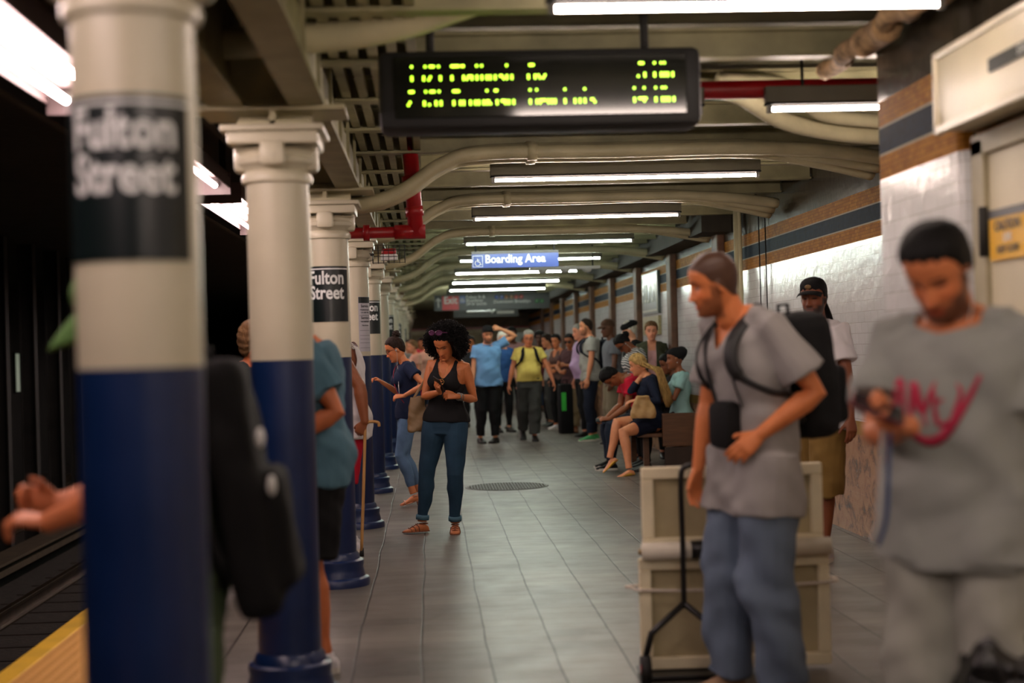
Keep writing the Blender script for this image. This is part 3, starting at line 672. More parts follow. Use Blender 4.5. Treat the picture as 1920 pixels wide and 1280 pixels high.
# ---------------------------------------------------------------- bench
WOOD = mat('bench_wood', (92, 62, 38), .42, var=.25, vscale=5, stretch=(1, 1, 9), bump=.15, bscale=30)
e = empty('wooden_bench', (0, 15.9, 0), 0, 'dark wooden platform bench with solid end panel, people sitting on it', 'bench')
bm = bmesh.new(); box(bm, 2.54, 3.02, -.02, .03, .0, .29, bev=.006); newmesh('lower_panel', bm, mat('bench_wood_dark', (48, 34, 24), .5, var=.2), e, smooth=False)
bm = bmesh.new(); box(bm, 2.52, 3.03, -.04, .035, .3, .66, bev=.008); newmesh('end_panel', bm, WOOD, e, smooth=False)
bm = bmesh.new(); box(bm, 2.26, 3.02, .04, 1.45, .40, .44, bev=.008); newmesh('seat', bm, WOOD, e, smooth=False)
for yy in (.3, 1.3):
    bm = bmesh.new(); box(bm, 2.35, 2.41, yy-.03, yy+.03, 0, .4); newmesh('leg', bm, WOOD, e, smooth=False)
    bm = bmesh.new(); box(bm, 2.9, 2.96, yy-.03, yy+.03, 0, .4); newmesh('leg', bm, WOOD, e, smooth=False)

# low bulkhead far down the platform with a pale rail below it
bm = bmesh.new(); box(bm, -.5, 3.04, 44, 44.4, 2.05, 2.83); tag(newmesh('bulkhead', bm, mat('bulkhead_brown', (88, 70, 50), .7, var=.3), smooth=False), 'brown bulkhead hanging low across the far platform', 'bulkhead', kind='structure')
bm = bmesh.new(); box(bm, -.5, 3.04, 43.9, 44.0, 1.92, 2.04); tag(newmesh('bulkhead_rail', bm, CREAM2, smooth=False), 'pale rail under the far bulkhead', 'rail', kind='structure')
bm = bmesh.new(); box(bm, -.5, 3.04, 43.93, 43.99, 2.05, 2.1); tag(newmesh('bulkhead_stripe', bm, REDP, smooth=False), 'red stripe along the far bulkhead', 'stripe', kind='structure')
bm = bmesh.new(); box(bm, -1.5, 3.04, 60, 60.2, 0, 2.83); tag(newmesh('end_partition', bm, mat('end_partition_tan', (150, 126, 98), .7, var=.4, vscale=1.5), smooth=False), 'tan partition closing the far end of the platform', 'partition', kind='structure')
cross_light(.4, 2.22, 50, 2.6, True, 'added fluorescent tube light hidden behind the far bulkhead'); cross_light(.4, 2.22, 56, 2.6, True, 'added unseen fluorescent tube light, last before the far partition')  # both lamps added out of sight to light the end partition
# ================================================================ PEOPLE BUILDER
def Rx(a): return Matrix.Rotation(a, 3, 'X')
def Ry(a): return Matrix.Rotation(a, 3, 'Y')
def Rz(a): return Matrix.Rotation(a, 3, 'Z')
def sst(a, b, x):
    t = np.clip((x-a)/(b-a), 0, 1); return t*t*(3-2*t)
def bake(bm, vox, smooth=2, disp=None):
    me = bpy.data.meshes.new('b'); bmesh.ops.recalc_face_normals(bm, faces=bm.faces[:]); bm.to_mesh(me); bm.free()
    o = bpy.data.objects.new('b', me); COL.objects.link(o)
    m = o.modifiers.new('r', 'REMESH'); m.mode = 'VOXEL'; m.voxel_size = vox; m.use_smooth_shade = True
    if smooth:
        s = o.modifiers.new('s', 'SMOOTH'); s.factor = .5; s.iterations = smooth
    dg = bpy.context.evaluated_depsgraph_get(); dg.update()
    out = bpy.data.meshes.new_from_object(o.evaluated_get(dg))
    bpy.data.objects.remove(o); bpy.data.meshes.remove(me)
    out.shade_smooth()
    if disp is not None:
        n = len(out.vertices); co = np.empty(n*3); out.vertices.foreach_get('co', co); co = co.reshape(-1, 3)
        nr = np.empty(n*3); out.vertices.foreach_get('normal', nr); nr = nr.reshape(-1, 3)
        co += nr*disp(co)[:, None]; out.vertices.foreach_set('co', co.ravel()); out.update()
    return out
def folds(amp, seed=0., vert=1., sc=1.):
    """soft cloth folds as a displacement function (person-local metres)"""
    def f(p):
        x, y, z = p[:, 0]*sc, p[:, 1]*sc, p[:, 2]*sc
        w1 = np.sin(7*x+5*y+seed)+.6*np.sin(11*z-9*x+seed*2.1)
        w2 = np.sin(13*y-6*z+seed*1.7)
        a = np.sin(26*z*vert+14*x+10*y+2.2*w1+seed*3)
        b = np.sin(34*x-21*z+17*y+2.*w2+seed)
        c = np.sin(61*z+37*x-29*y+2*w1)
        d = np.sin(15*x+9*y-17*z+1.8*w2+seed*2)
        return amp*1.7*(.6*a*(.6+.4*w2)+.4*b+.15*c+.55*d)
    return f
# ---- head surface, local frame: x right, y forward, z up, origin between the ears (at eye height)
HZ = np.array([-.124, -.118, -.108, -.094, -.075, -.050, -.025, 0, .025, .055, .08, .10, .113, .119])
HF = np.array([.052, .078, .088, .089, .087, .086, .084, .080, .086, .086, .074, .052, .026, .004])
HB = np.array([.030, .005, -.030, -.052, -.066, -.080, -.091, -.098, -.101, -.098, -.086, -.066, -.040, -.012])
HW = np.array([.014, .028, .042, .052, .060, .066, .070, .073, .075, .075, .069, .056, .036, .012])
def head_pts(nz=44, nphi=56, feat=True, sex='m', off=None):
    zs = np.concatenate([np.linspace(-.124, -.10, 6), np.linspace(-.096, .06, nz-14), np.linspace(.068, .119, 8)])
    rings = []
    for z in zs:
        f = np.interp(z, HZ, HF); b = np.interp(z, HZ, HB); w = np.interp(z, HZ, HW)
        if sex == 'f': w *= .95; f = f*.97 if z < -.05 else f
        cy = (f+b)/2*.55+.0; ring = []
        for j in range(nphi):
            a = 2*PI*j/nphi; s, c = math.sin(a), math.cos(a)     # a=0 -> forward
            e = .88
            sx = math.copysign(abs(s)**e, s); sc_ = math.copysign(abs(c)**e, c)
            x = w*sx; y = cy+((f-cy) if c > 0 else (cy-b))*sc_
            if feat and c > 0:
                ax = abs(x); k = c
                g = lambda v, m, sg: math.exp(-((v-m)/sg)**2)
                d = 0.
                t = np.clip((.022-z)/(.066), 0, 1)                     # nose ridge
                if -.052 < z < .03:
                    h = .005+.026*t**1.2 if z > -.040 else .031*np.clip((z+.056)/.016, 0, 1)
                    d += h*g(x, 0, .0085+.005*t)
                d += .011*g(ax, .013, .007)*g(z, -.043, .008)          # wings
                d -= .017*g(ax, .031, .016)*g(z, .005, .012)           # sockets
                d += .0085*g(ax, .031, .010)*g(z, .000, .0075)          # lids
                d += .006*g(ax, .026, .022)*g(z, .025, .008)           # brow
                lw = g(x, 0, .021)
                d += .009*lw*g(z, -.065, .0055)+.010*lw*g(z, -.0785, .006)-.005*lw*g(z, -.0715, .003)
                d -= .005*g(x, 0, .022)*g(z, -.091, .006)
                d += .008*g(x, 0, .018)*g(z, -.107, .010)              # chin
                d += .004*g(ax, .046, .013)*g(z, -.028, .014)-.003*g(ax, .045, .014)*g(z, -.065, .014)           # cheek
                y += d*min(1, k*1.6)
            ring.append((x, y, z))
        rings.append(ring)
    P = np.array(rings)
    if off is not None: P = off(P)
    return P
def add_grid(bm, P, M=None):
    rows = []
    for ring in P:
        rows.append([bm.verts.new(M @ Vector(p) if M is not None else Vector(p)) for p in ring])
    n = len(rows[0])
    for A, B in zip(rows, rows[1:]):
        for j in range(n): bm.faces.new((A[j], A[(j+1) % n], B[(j+1) % n], B[j]))
    bm.faces.new(rows[0][::-1]); bm.faces.new(rows[-1])
def hairline(y):     # z of the hairline for a given forward coordinate
    return np.interp(y, [-.08, -.05, -.02, .0, .02, .035, .06, .09], [-.075, -.06, -.02, .005, .015, .045, .068, .078])
def shell(thick, hl=None, rough=0., seed=0, lowback=None):
    """closed scalp shell: sits thick above the scalp and tucks inside below the hairline"""
    rng = np.random.RandomState(seed)
    def off(P):
        c = np.array([0, -.008, .0]); D = P-c
        L = np.linalg.norm(D, axis=2, keepdims=True); D = D/L
        h = (hl or hairline)(P[..., 1])+.0035*np.sin(P[..., 0]*190+seed)+.003*np.sin(P[..., 0]*330+P[..., 1]*260)
        m = sst(-.006, .010, P[..., 2]-h)
        t = thick(P) if callable(thick) else thick
        t = t*(.45+.55*sst(.0, .045, P[..., 2]-h))
        t = t*m-.012*(1-m)
        if rough: t = t+m*rough*(np.sin(P[..., 0]*150+seed)*np.sin(P[..., 1]*130+1)*.6+np.sin(P[..., 2]*170+P[..., 0]*90)*.5+rng.uniform(-.5, .5, P.shape[:2]))
        return P+D*t[..., None]
    return off

# ---- hand, local frame: y along fingers, z back of the hand, +x thumb side; wrist at the origin
CURL = {'relax': [(.25, .35, .2), (.35, .45, .25), (.4, .5, .3), (.45, .5, .3)], 'grip': [(1.1, 1.3, .8)]*4, 'hold': [(.7, .8, .5), (.75, .85, .5), (.8, .85, .5), (.8, .9, .5)],
        'flat': [(.08, .1, .05)]*4, 'point': [(.35, .5, .3), (1.0, 1.2, .8), (1.2, 1.3, .8), (1.3, 1.3, .8)], 'pinch': [(.7, .9, .4), (.8, 1., .5), (.6, .8, .4), (.5, .7, .3)], 'fist': [(1.45, 1.6, 1.)]*4}
TH = {'relax': (.5, .25), 'grip': (.2, .8), 'hold': (.35, .6), 'flat': (.8, .1), 'point': (.2, .7), 'pinch': (.25, .6), 'fist': (.15, 1.)}
def add_hand(bm, M, kind='relax', side=1, s=1.):
    """M: 4x4 hand frame; side=+1 right hand seen from the back has its thumb at -x -> mirror"""
    mx = Matrix.Diagonal((-side, 1, 1, 1)); T = M @ mx @ Matrix.Scale(s, 4)
    q = lambda p: T @ Vector(p)
    upv = (M.to_3x3() @ Vector((0, 0, 1))).normalized()
    tube(bm, [q((0, -.02, 0)), q((0, .005, 0)), q((.002, .03, 0)), q((.001, .06, .001)), q((0, .085, .001)), q((0, .094, 0))],
         [(.024*s, .018*s), (.026*s, .0175*s), (.033*s, .0165*s), (.039*s, .015*s), (.039*s, .013*s), (.034*s, .009*s)], 14, up=upv)
    bx = [.030, .0105, -.0095, -.0285]; by = [.086, .091, .088, .080]; ln = [.072, .080, .075, .060]; rd = [.0088, .009, .0086, .0076]
    for k in range(4):
        c = CURL[kind][k % len(CURL[kind])]; fr = (.46, .30, .24)
        p = Vector((bx[k], by[k]-.012, 0)); a = 0; sp = (bx[k])*1.4; P = [p.copy()]; p = Vector((bx[k], by[k], 0)); P.append(p.copy())
        for i in range(3):
            a += c[i]; d = Vector((math.sin(sp)*math.cos(a), math.cos(a)*math.cos(sp), -math.sin(a)))
            p = p+d*ln[k]*fr[i]; P.append(p.copy())
        r = rd[k]*s
        tube(bm, [q(x) for x in P], [r*1.05, r*1.08, r, r*.92, r*.8], 9, rnd=True)
    o, c = TH[kind]
    P = [Vector((.018, .022, -.004)), Vector((.036, .045, -.010))]
    d = Vector((math.sin(.35+o*.7), math.cos(.35+o*.7), -.30-c*.35)).normalized(); P.append(P[-1]+d*.034)
    d = Vector((math.sin(.35+o*.5-c*.5), math.cos(.35+o*.5-c*.5), -.35-c*.4)).normalized(); P.append(P[-1]+d*.027)
    tube(bm, [q(x) for x in P], [.0135*s, .0125*s, .0105*s, .0085*s], 9, rnd=True)
def ik(a, b, l1, l2, pole):
    a, b = Vector(a), Vector(b); d = b-a; L = d.length
    L2 = min(L, (l1+l2)*.999); dn = d.normalized()
    if L > L2: b = a+dn*L2
    x = (l1*l1-l2*l2+L2*L2)/(2*L2); h = math.sqrt(max(l1*l1-x*x, 0))
    p = Vector(pole); p = p-dn*p.dot(dn)
    if p.length < 1e-5: p = dn.orthogonal()
    return a+dn*x+p.normalized()*h, b

TM = dict(h=[.79, .83, .88, .95, 1.0, 1.06, 1.12, 1.20, 1.28, 1.34, 1.39, 1.425, 1.45, 1.47, 1.49],
          w=[.05, .125, .160, .170, .163, .152, .148, .156, .170, .178, .178, .168, .125, .075, .058],
          d=[.06, .090, .112, .118, .112, .104, .102, .108, .116, .116, .108, .092, .075, .062, .056],
          c=[0, -.005, -.012, -.014, -.008, 0, .005, .006, .004, -.002, -.010, -.018, -.020, -.016, -.012])
TF = dict(h=TM['h'],
          w=[.05, .130, .170, .178, .165, .138, .128, .134, .146, .154, .156, .148, .108, .066, .050],
          d=[.06, .096, .122, .126, .112, .094, .088, .094, .102, .104, .098, .084, .068, .055, .048],
          c=[0, -.008, -.018, -.020, -.010, 0, .004, .004, .002, -.002, -.008, -.014, -.018, -.014, -.010])
class Fig:
    def __init__(s, loc, face, H=1.75, sex='m', girth=1., lean=0., hunch=.08, side=0., twist=0., pel=None, pelrot=0., tilt=0.,
                 head=(0, 0, 0), feet=None, armL=None, armR=None, skin=(176, 124, 92), belly=0., armg=1., legg=1., neck=1., beard=0., browc=(40, 28, 22), buzz=0., haircol=(24, 18, 14),
                 vox=.006, label='', group=None, bust=0., knees=None, hipx=.09, lipc=None, stub=None, headf=0.):
        s.S = H/1.75; S = s.S; s.sex = sex; s.g = girth; s.vox = vox; s.skin = skin; s.bust = bust; s.belly = belly; s.armg = armg*(1. if sex == 'm' else .84); s.legg = legg*(1. if sex == 'm' else 1.03)
        s.beard = beard; s.browc = browc; s.buzz = buzz; s.haircol = haircol; s.neck = neck*(1 if sex == 'm' else .84); s.lipc = lipc
        s.T = TM if sex == 'm' else TF
        s.root = empty('person', (loc[0], loc[1], loc[2] if len(loc) > 2 else 0), math.radians(face), label, 'person', group)
        s.pel = Vector(pel) if pel is not None else Vector((0, 0, .965*S))
        s.pr = pelrot; s.lean = lean; s.hunch = hunch; s.side = side; s.twist = twist; s.tilt = tilt
        # spine table
        s.tab = []; h = .95; p = s.pel.copy(); n = 56
        for i in range(n+1):
            hh = .95+.01*i; s.tab.append((hh, p.copy(), s.rot(hh))); p = p+s.rot(hh+.005) @ Vector((0, 0, .01*S))
        # legs
        feet = feet or [(-.10, .02), (.10, .02)]
        s.leg = []
        for i, sx in enumerate((-1, 1)):
            f = feet[i]; z = f[2] if len(f) > 2 else 0.; fy = f[3] if len(f) > 3 else sx*-8.; fp = f[4] if len(f) > 4 else 0.
            an = Vector((f[0], f[1]-.02, z+.085*S)); hp = s.pel+s.rot(.95) @ Vector((sx*hipx*S, 0, -.035*S))
            kd = Rz(math.radians(fy)) @ Vector((0, 1, 0))
            if knees and knees[i]: kd = Vector(knees[i])
            kn, an2 = ik(hp, an, .435*S, .415*S, kd)
            s.leg.append(dict(hip=hp, knee=kn, ank=an2, fy=math.radians(fy), fp=math.radians(fp), z=z))
        # arms: (wrist xyz, pole, hand dir or None, back-of-hand normal or None, curl)
        s.arm = []
        for i, (sx, a) in enumerate(((-1, armL), (1, armR))):
            P, R = s.at(1.405); sh = P+R @ Vector((sx*(.168 if sex == 'm' else .148)*S*girth**.5, -.012, 0))
            if a is None: a = ((sx*.25, .06, .80*S+(s.pel.z-.945*S)),)
            w = Vector(a[0]); pole = Vector(a[1]) if len(a) > 1 and a[1] else Vector((sx*.4, -1, -.1))
            if len(a) > 5 and a[5]: sh = sh+Vector((0, 0, a[5]))
            el, w2 = ik(sh, w, .285*S, .25*S, pole)
            fd = (w2-el).normalized(); hd = Vector(a[2]).normalized() if len(a) > 2 and a[2] else fd
            hn = Vector(a[3]) if len(a) > 3 and a[3] else Vector((sx, .2, 0))
            hn = (hn-hd*hn.dot(hd)).normalized(); x = hd.cross(hn)
            M = Matrix((x, hd, hn)).transposed().to_4x4(); M.translation = w2
            s.arm.append(dict(sh=sh, el=el, wr=w2, M=M, curl=a[4] if len(a) > 4 and a[4] else 'relax', in_=P+R @ Vector((sx*.08*S, -.008, .01))))
        # head
        P, R = s.at(1.47); hy, hp, hr = [math.radians(v) for v in head]
        s.hR = Rz(-s.twist_head(R)) @ R if False else R
        HR = R @ Rz(hy) @ Rx(-hp) @ Ry(hr); s.HR = HR
        base = P+R @ Vector((0, .004+headf, .012*S)); hs = S**.35*(1. if sex == 'm' else .965); s.hs = hs
        org = base+R @ Vector((0, .010, .045*S))+HR @ Vector((0, .018, .095*hs))
        s.HM = Matrix.Translation(org) @ HR.to_4x4() @ Matrix.Scale(hs, 4); s.nb = base
        s.body()
    def twist_head(s, R): return 0
    def rot(s, h):
        t = float(sst(.98, 1.30, h)); hu = float(sst(1.22, 1.47, h))
        ang = s.pr+(s.lean-s.pr)*t+s.hunch*hu
        return Rz(s.twist*t) @ Ry(s.tilt*(1-t)+s.side*t) @ Rx(-ang)
    def at(s, h):
        if h <= .95:
            R = s.rot(.9); return s.pel+R @ Vector((0, 0, (h-.95)*s.S)), R
        x = min((h-.95)/.01, len(s.tab)-1.001); i = int(x); f = x-i
        a, b = s.tab[i], s.tab[i+1]; return a[1].lerp(b[1], f), a[2]
    def cf(s, p, h=1.3):   # point given in chest-frame metres -> person local
        P, R = s.at(h); return P+R @ Vector(p)
    def torso(s, bm, h0, h1, e=0., n=28, flare=0., eb=0., squash=None, tuck=0.):
        T = s.T; hs = [h for h in np.arange(h0, h1+1e-6, .02)]
        if hs[-1] < h1-.004: hs.append(h1)
        rings = []
        for h in hs:
            w = np.interp(h, T['h'], T['w']); d = np.interp(h, T['h'], T['d']); c = np.interp(h, T['h'], T['c'])
            g = s.g if h < 1.42 else s.g+(1-s.g)*min(1, (h-1.42)/.05)
            if h < .95 and e > 0 and (h > .81 or h1 > 1.3): w = max(w, .160 if s.sex == 'm' else .168); d = max(d, .112)
            fl = flare*float(sst(1.15, h0, h)) if flare else 0
            w = w*g+e+fl+eb*float(sst(1.25, 1.0, h)); d = d*g+e+fl*.8+eb*float(sst(1.25, 1.0, h))
            P, R = s.at(h); P = P+R @ Vector((0, c*s.S, 0))
            bl = s.belly*math.exp(-((h-1.08)/.10)**2)
            rr_ = []
            for j in range(n):
                a = 2*PI*j/n; x = w*s.S*math.copysign(abs(math.cos(a))**.85, math.cos(a)); y = d*s.S*math.copysign(abs(math.sin(a))**.85, math.sin(a))
                if y > 0: y += bl*math.sin(a)
                rr_.append(P+R @ Vector((x, y, 0)))
            rings.append(rr_)
        add_grid(bm, rings)
        if s.bust and h1 > 1.3:
            for sx in (-1, 1):
                P, R = s.at(1.285); c = P+R @ Vector((sx*.066*s.S, (.062+s.bust*.014)*s.S*s.g, 0)); q = .064*s.S*s.bust**.3+e
                bmesh.ops.create_icosphere(bm, subdivisions=3, radius=1., matrix=Matrix.Translation(c) @ R.to_4x4() @ Matrix.Diagonal((q*1.15, q, q*1.2, 1)))
                c2 = P+R @ Vector((sx*.03*s.S, .052*s.S*s.g, 0))
                bmesh.ops.create_icosphere(bm, subdivisions=3, radius=1., matrix=Matrix.Translation(c2) @ R.to_4x4() @ Matrix.Diagonal((q*.9, q*.85, q*.9, 1)))
    def armtube(s, bm, i, t0, t1, e=0., flare=0., sh=True):
        a = s.arm[i]; S = s.S; g = s.armg
        path = [(0, a['sh'], .052), (.16, a['sh'].lerp(a['el'], .33), .048), (.34, a['sh'].lerp(a['el'], .68), .041), (.5, a['el'], .037), (.6, a['el'].lerp(a['wr'], .22), .040), (.74, a['el'].lerp(a['wr'], .5), .035), (.9, a['el'].lerp(a['wr'], .82), .027), (1., a['wr'], .025)]
        pts = []; rs = []
        if sh: pts.append(a['in_']); rs.append(.05*S*g+e*.8)
        last = None
        for t, p, r in path:
            if t > t1+1e-6:
                if last and last[0] < t1:
                    f = (t1-last[0])/(t-last[0]); pts.append(last[1].lerp(p, f)); rs.append((last[2]+(r-last[2])*f)*S*g+e+flare)
                break
            if t >= t0: pts.append(p); rs.append(r*S*g+e+flare*(t/max(t1, .01))**2)
            last = (t, p, r)
        if t1 >= 1: rs[-1] = (.026*S*g+e, .0195*S*g+e); 
        up = a['M'].to_3x3() @ Vector((0, 0, 1)) if t1 >= 1 and False else None
        rs = [r if not isinstance(r, tuple) else r[0]*.92 for r in rs]
        tube(bm, pts, rs, 14, rnd=(t1 >= 1))
    def legtube(s, bm, i, t1=1., e=0., flare=0., wide=0., t0=0.):
        l = s.leg[i]; S = s.S; g = s.legg*s.g**.6; hp, kn, an = l['hip'], l['knee'], l['ank']
        f = .088
        path = [(0, hp, f), (.12, hp.lerp(kn, .25), .086), (.3, hp.lerp(kn, .6), .070), (.43, hp.lerp(kn, .88), .058), (.5, kn, .056), (.56, kn.lerp(an, .12), .052), (.65, kn.lerp(an, .3), .0545), (.78, kn.lerp(an, .56), .044), (.9, kn.lerp(an, .82), .034), (1., an, .035)]
        bend = (kn-hp).normalized().dot((an-kn).normalized())
        back = ((hp+an)/2-kn); back = back.normalized() if back.length > .02 else (Rz(l['fy']) @ Vector((0, -1, 0)))
        pts = []; rs = []; last = None
        for t, p, r in path:
            q = p+back*(.010*S if .6 < t < .8 else 0)
            if t > t1+1e-6:
                if last and last[0] < t1:
                    u = (t1-last[0])/(t-last[0]); pts.append(last[1].lerp(q, u)); rs.append(((last[2]+(r-last[2])*u)*g*S+e+wide+flare))
                break
            if t >= t0: pts.append(q); rs.append(r*g*S+e+wide*min(1, t/.5)+flare*(t/max(t1, .01))**2)
            last = (t, q, r)
        tube(bm, pts, rs, 16)
    def footframe(s, i):
        l = s.leg[i]; M = Matrix.Translation(l['ank']-(Rz(l['fy']) @ Rx(l['fp']) @ Vector((0, 0, .085*s.S)))) @ (Rz(l['fy']) @ Rx(l['fp'])).to_4x4() @ Matrix.Scale(s.S*(1. if s.sex == 'm' else .94), 4)
        return M
    def footloft(s, bm, M, e=0., z0=0., top=1., ys=None, toes=False):
        #  y, half width, height
        tb = [(-.062, .012, .03), (-.052, .026, .052), (-.03, .032, .066), (0., .034, .078), (.03, .036, .070), (.06, .039, .056), (.09, .043, .043), (.12, .045, .033), (.145, .042, .026), (.165, .033, .021), (.178, .016, .015)]
        rings = []
        for y, w, h in tb:
            h = h*top+e; w += e; yy = y+(e if y > 0 else -e)
            ring = []
            for j in range(16):
                a = 2*PI*j/16; x = w*math.copysign(abs(math.cos(a))**.8, math.cos(a)); z = h/2+h/2*math.copysign(abs(math.sin(a))**.7, math.sin(a))
                ring.append(Vector((x, yy, z+z0)))
            rings.append([M @ v for v in ring])
        add_grid(bm, rings)
        if toes:
            for k in range(5):
                x = (-.030+.0145*k); pass
    def body(s):
        bm = bmesh.new(); s.torso(bm, .79, 1.49)
        for i in (0, 1):
            s.armtube(bm, i, 0, 1.); a = s.arm[i]
            add_hand(bm, a['M'], a['curl'], 1 if i else -1, s.S*(1. if s.sex == 'm' else .92))
            s.legtube(bm, i); s.footloft(bm, s.footframe(i))
            P, R = s.at(1.44)
            tube(bm, [P+R @ Vector(((.03 if i else -.03)*s.S, -.02, .02*s.S)), a['sh'].lerp(P, .25)+Vector((0, 0, .004))], [.045*s.S, .046*s.S*s.armg], 12)   # trapezius
        hb = s.HM @ Vector((0, -.022, -.06))
        r = .056*s.S*s.neck
        P, R = s.at(1.43)
        tube(bm, [P+R @ Vector((0, -.01, 0)), s.nb, s.nb.lerp(hb, .5), hb], [r*1.25, r*1.08, r, r*1.0], 16)
        add_grid(bm, head_pts(sex=s.sex), s.HM)
        for sx in (-1, 1):      # ears
            M = s.HM @ Matrix.Translation((sx*.073, -.012, -.010)) @ Matrix.Rotation(sx*-.35, 4, 'Z') @ Matrix.Rotation(-.2, 4, 'X')
            bmesh.ops.create_icosphere(bm, subdivisions=2, radius=1, matrix=M @ Matrix.Diagonal((.008, .019, .031, 1)))
        me = bake(bm, s.vox, 1)
        o = newmesh('body', me, mat('skin', (180, 130, 100), .5, var=.06, vscale=25, bump=.08, bscale=160, attr=True, spec=.4), s.root); s.bodyo = o
        n = len(me.vertices); co = np.empty(n*3); me.vertices.foreach_get('co', co); co = co.reshape(-1, 3)
        Mi = np.array(s.HM.inverted()); q = co @ Mi[:3, :3].T+Mi[:3, 3]
        x, y, z = q[:, 0], q[:, 1], q[:, 2]; ax = np.abs(x)
        base = np.array(lin(s.skin))*np.array([1.14, .97, .80]); C = np.tile(base, (n, 1))
        inh = (z > -.14) & (z < .14) & (ax < .1) & (y > -.12) & (y < .13)
        def blend(m, col, k=1.):
            nonlocal C
            w = (m*k*inh)[:, None]; C = C*(1-w)+np.array(col)*w
        rd = base*np.array([1.12, .82, .78])
        blend(np.exp(-((ax-.042)/.02)**2-((z+.03)/.02)**2)*(y > .03), rd, .5)
        blend(np.exp(-(x/.016)**2-((z+.04)/.016)**2)*(y > .08), rd, .5)
        lc = np.array(lin(s.lipc)) if s.lipc else base*np.array([.72, .36, .38])
        if s.beard:
            bc = np.array(lin(s.haircol))
            jaw = sst(-.030, -.055, z)*sst(.0, .02, y+.5*(z+.05)*0+.012)*(z > -.135)
            cheek = np.exp(-((ax-.03)/.016)**2-((z+.052)/.012)**2)*(y > .06)
            side = sst(.055, .066, ax)*sst(.02, -.01, z)*(y > -.004)*(y < .03)
            m = np.clip(np.maximum(jaw*(1-.85*cheek), side), 0, 1)
            m = m*(1-np.exp(-(x/.010)**2-((z+.047)/.007)**2))
            blend(m, bc, s.beard)
        blend((np.abs(x) < .024)*np.exp(-((z+.072)/.0085)**2)*(y > .075), lc, .8)
        brow = sst(.011, .015, ax)*sst(.05, .045, ax)*np.exp(-((z-(.0235+.004*np.sin((ax-.012)*70)))/.0038)**2)*(y > .045)
        blend(np.clip(brow*1.3, 0, 1), lin(s.browc), .85)
        eye = np.exp(-((ax-.031)/.0125)**4)*np.exp(-((z-.001)/.0045)**2)*(y > .05)
        blend(np.clip(eye*1.5, 0, 1), lin((20, 13, 12)), .92)
        if s.buzz:
            hz = hairline(y)
            sc = np.clip((z-hz+.004)/.008, 0, 1)*(ax < .082)
            blend(sc*(1-.0*ax), lin(s.haircol), s.buzz)
        a = me.color_attributes.new('Col', 'FLOAT_COLOR', 'POINT')
        a.data.foreach_set('color', np.concatenate([np.clip(C, 0, 1), np.ones((n, 1))], 1).ravel())
    # ---- garments -------------------------------------------------
    def garment(s, name, bm, m, folda=.0025, seed=0., vox=None, cut=None, label=None, smooth=5, fsc=1., parent=None):
        me = bake(bm, vox or max(s.vox, .006), smooth, folds(folda, seed, sc=fsc) if folda else None)
        if cut is not None:
            b2 = bmesh.new(); b2.from_mesh(me)
            bmesh.ops.delete(b2, geom=[v for v in b2.verts if cut(v.co)], context='VERTS')
            for it in range(5):
                nw = {}
                for v in b2.verts:
                    if v.is_boundary:
                        nb_ = [e_.other_vert(v).co for e_ in v.link_edges if e_.is_boundary]
                        if len(nb_) == 2: nw[v] = v.co*.4+(nb_[0]+nb_[1])*.3
                for v, c_ in nw.items(): v.co = c_
            b2.to_mesh(me); b2.free()
        o = newmesh(name, me, m, parent or s.root)
        if label: o['label'] = label
        return o
    def shirt(s, m, hem=.86, top=1.45, sleeve=.24, e=.016, flare=.0, sflare=.012, eb=.0, folda=.003, seed=0., cut=None, name='shirt', vox=None, label=None, arms=(0, 1), fsc=1.):
        bm = bmesh.new(); s.torso(bm, hem, top, e=e, flare=flare, eb=eb)
        s.hem = hem
        if hem < .85:
            for l in s.leg:
                t = (.93-hem)/.435; a_ = l['hip']+Vector((0, 0, .03)); tube(bm, [a_, a_.lerp(l['knee'], t*.5), a_.lerp(l['knee'], t)], [.100*s.S*s.g+e+.004, .100*s.S*s.g+e+.010, .098*s.S*s.g+e+.012+flare*.5], 18)
        if sleeve:
            for i in arms:
                s.armtube(bm, i, 0, sleeve, e=e*.9, flare=sflare)
                P, R = s.at(1.435); a = s.arm[i]
                tube(bm, [P+R @ Vector(((.04 if i else -.04)*s.S, -.015, -.005*s.S)), a['sh'].lerp(P, .2)+Vector((0, 0, .004))], [.040*s.S+e, .044*s.S*s.armg+e], 12)
        return s.garment(name, bm, m, folda, seed, cut=cut, vox=vox, label=label, fsc=fsc)
    def pants(s, m, waist=1.02, length=.96, e=.010, wide=.0, flare=.0, folda=.0025, seed=1., name='trousers', label=None, hipe=.010, fsc=1.):
        bm = bmesh.new(); s.torso(bm, .79 if s.pr == 0 else .86, waist, e=hipe)
        for i in (0, 1): s.legtube(bm, i, length, e=e, wide=wide, flare=flare)
        cut = None; hm = getattr(s, 'hem', None)
        if hm and hm < .95 and s.pr == 0:
            M = (Matrix.Translation(s.pel) @ s.rot(.9).to_4x4()).inverted(); zc = (hm-.95)*s.S+.05
            cut = lambda p: (M @ p).z > zc
        return s.garment(name, bm, m, folda, seed, label=label, fsc=fsc, cut=cut)
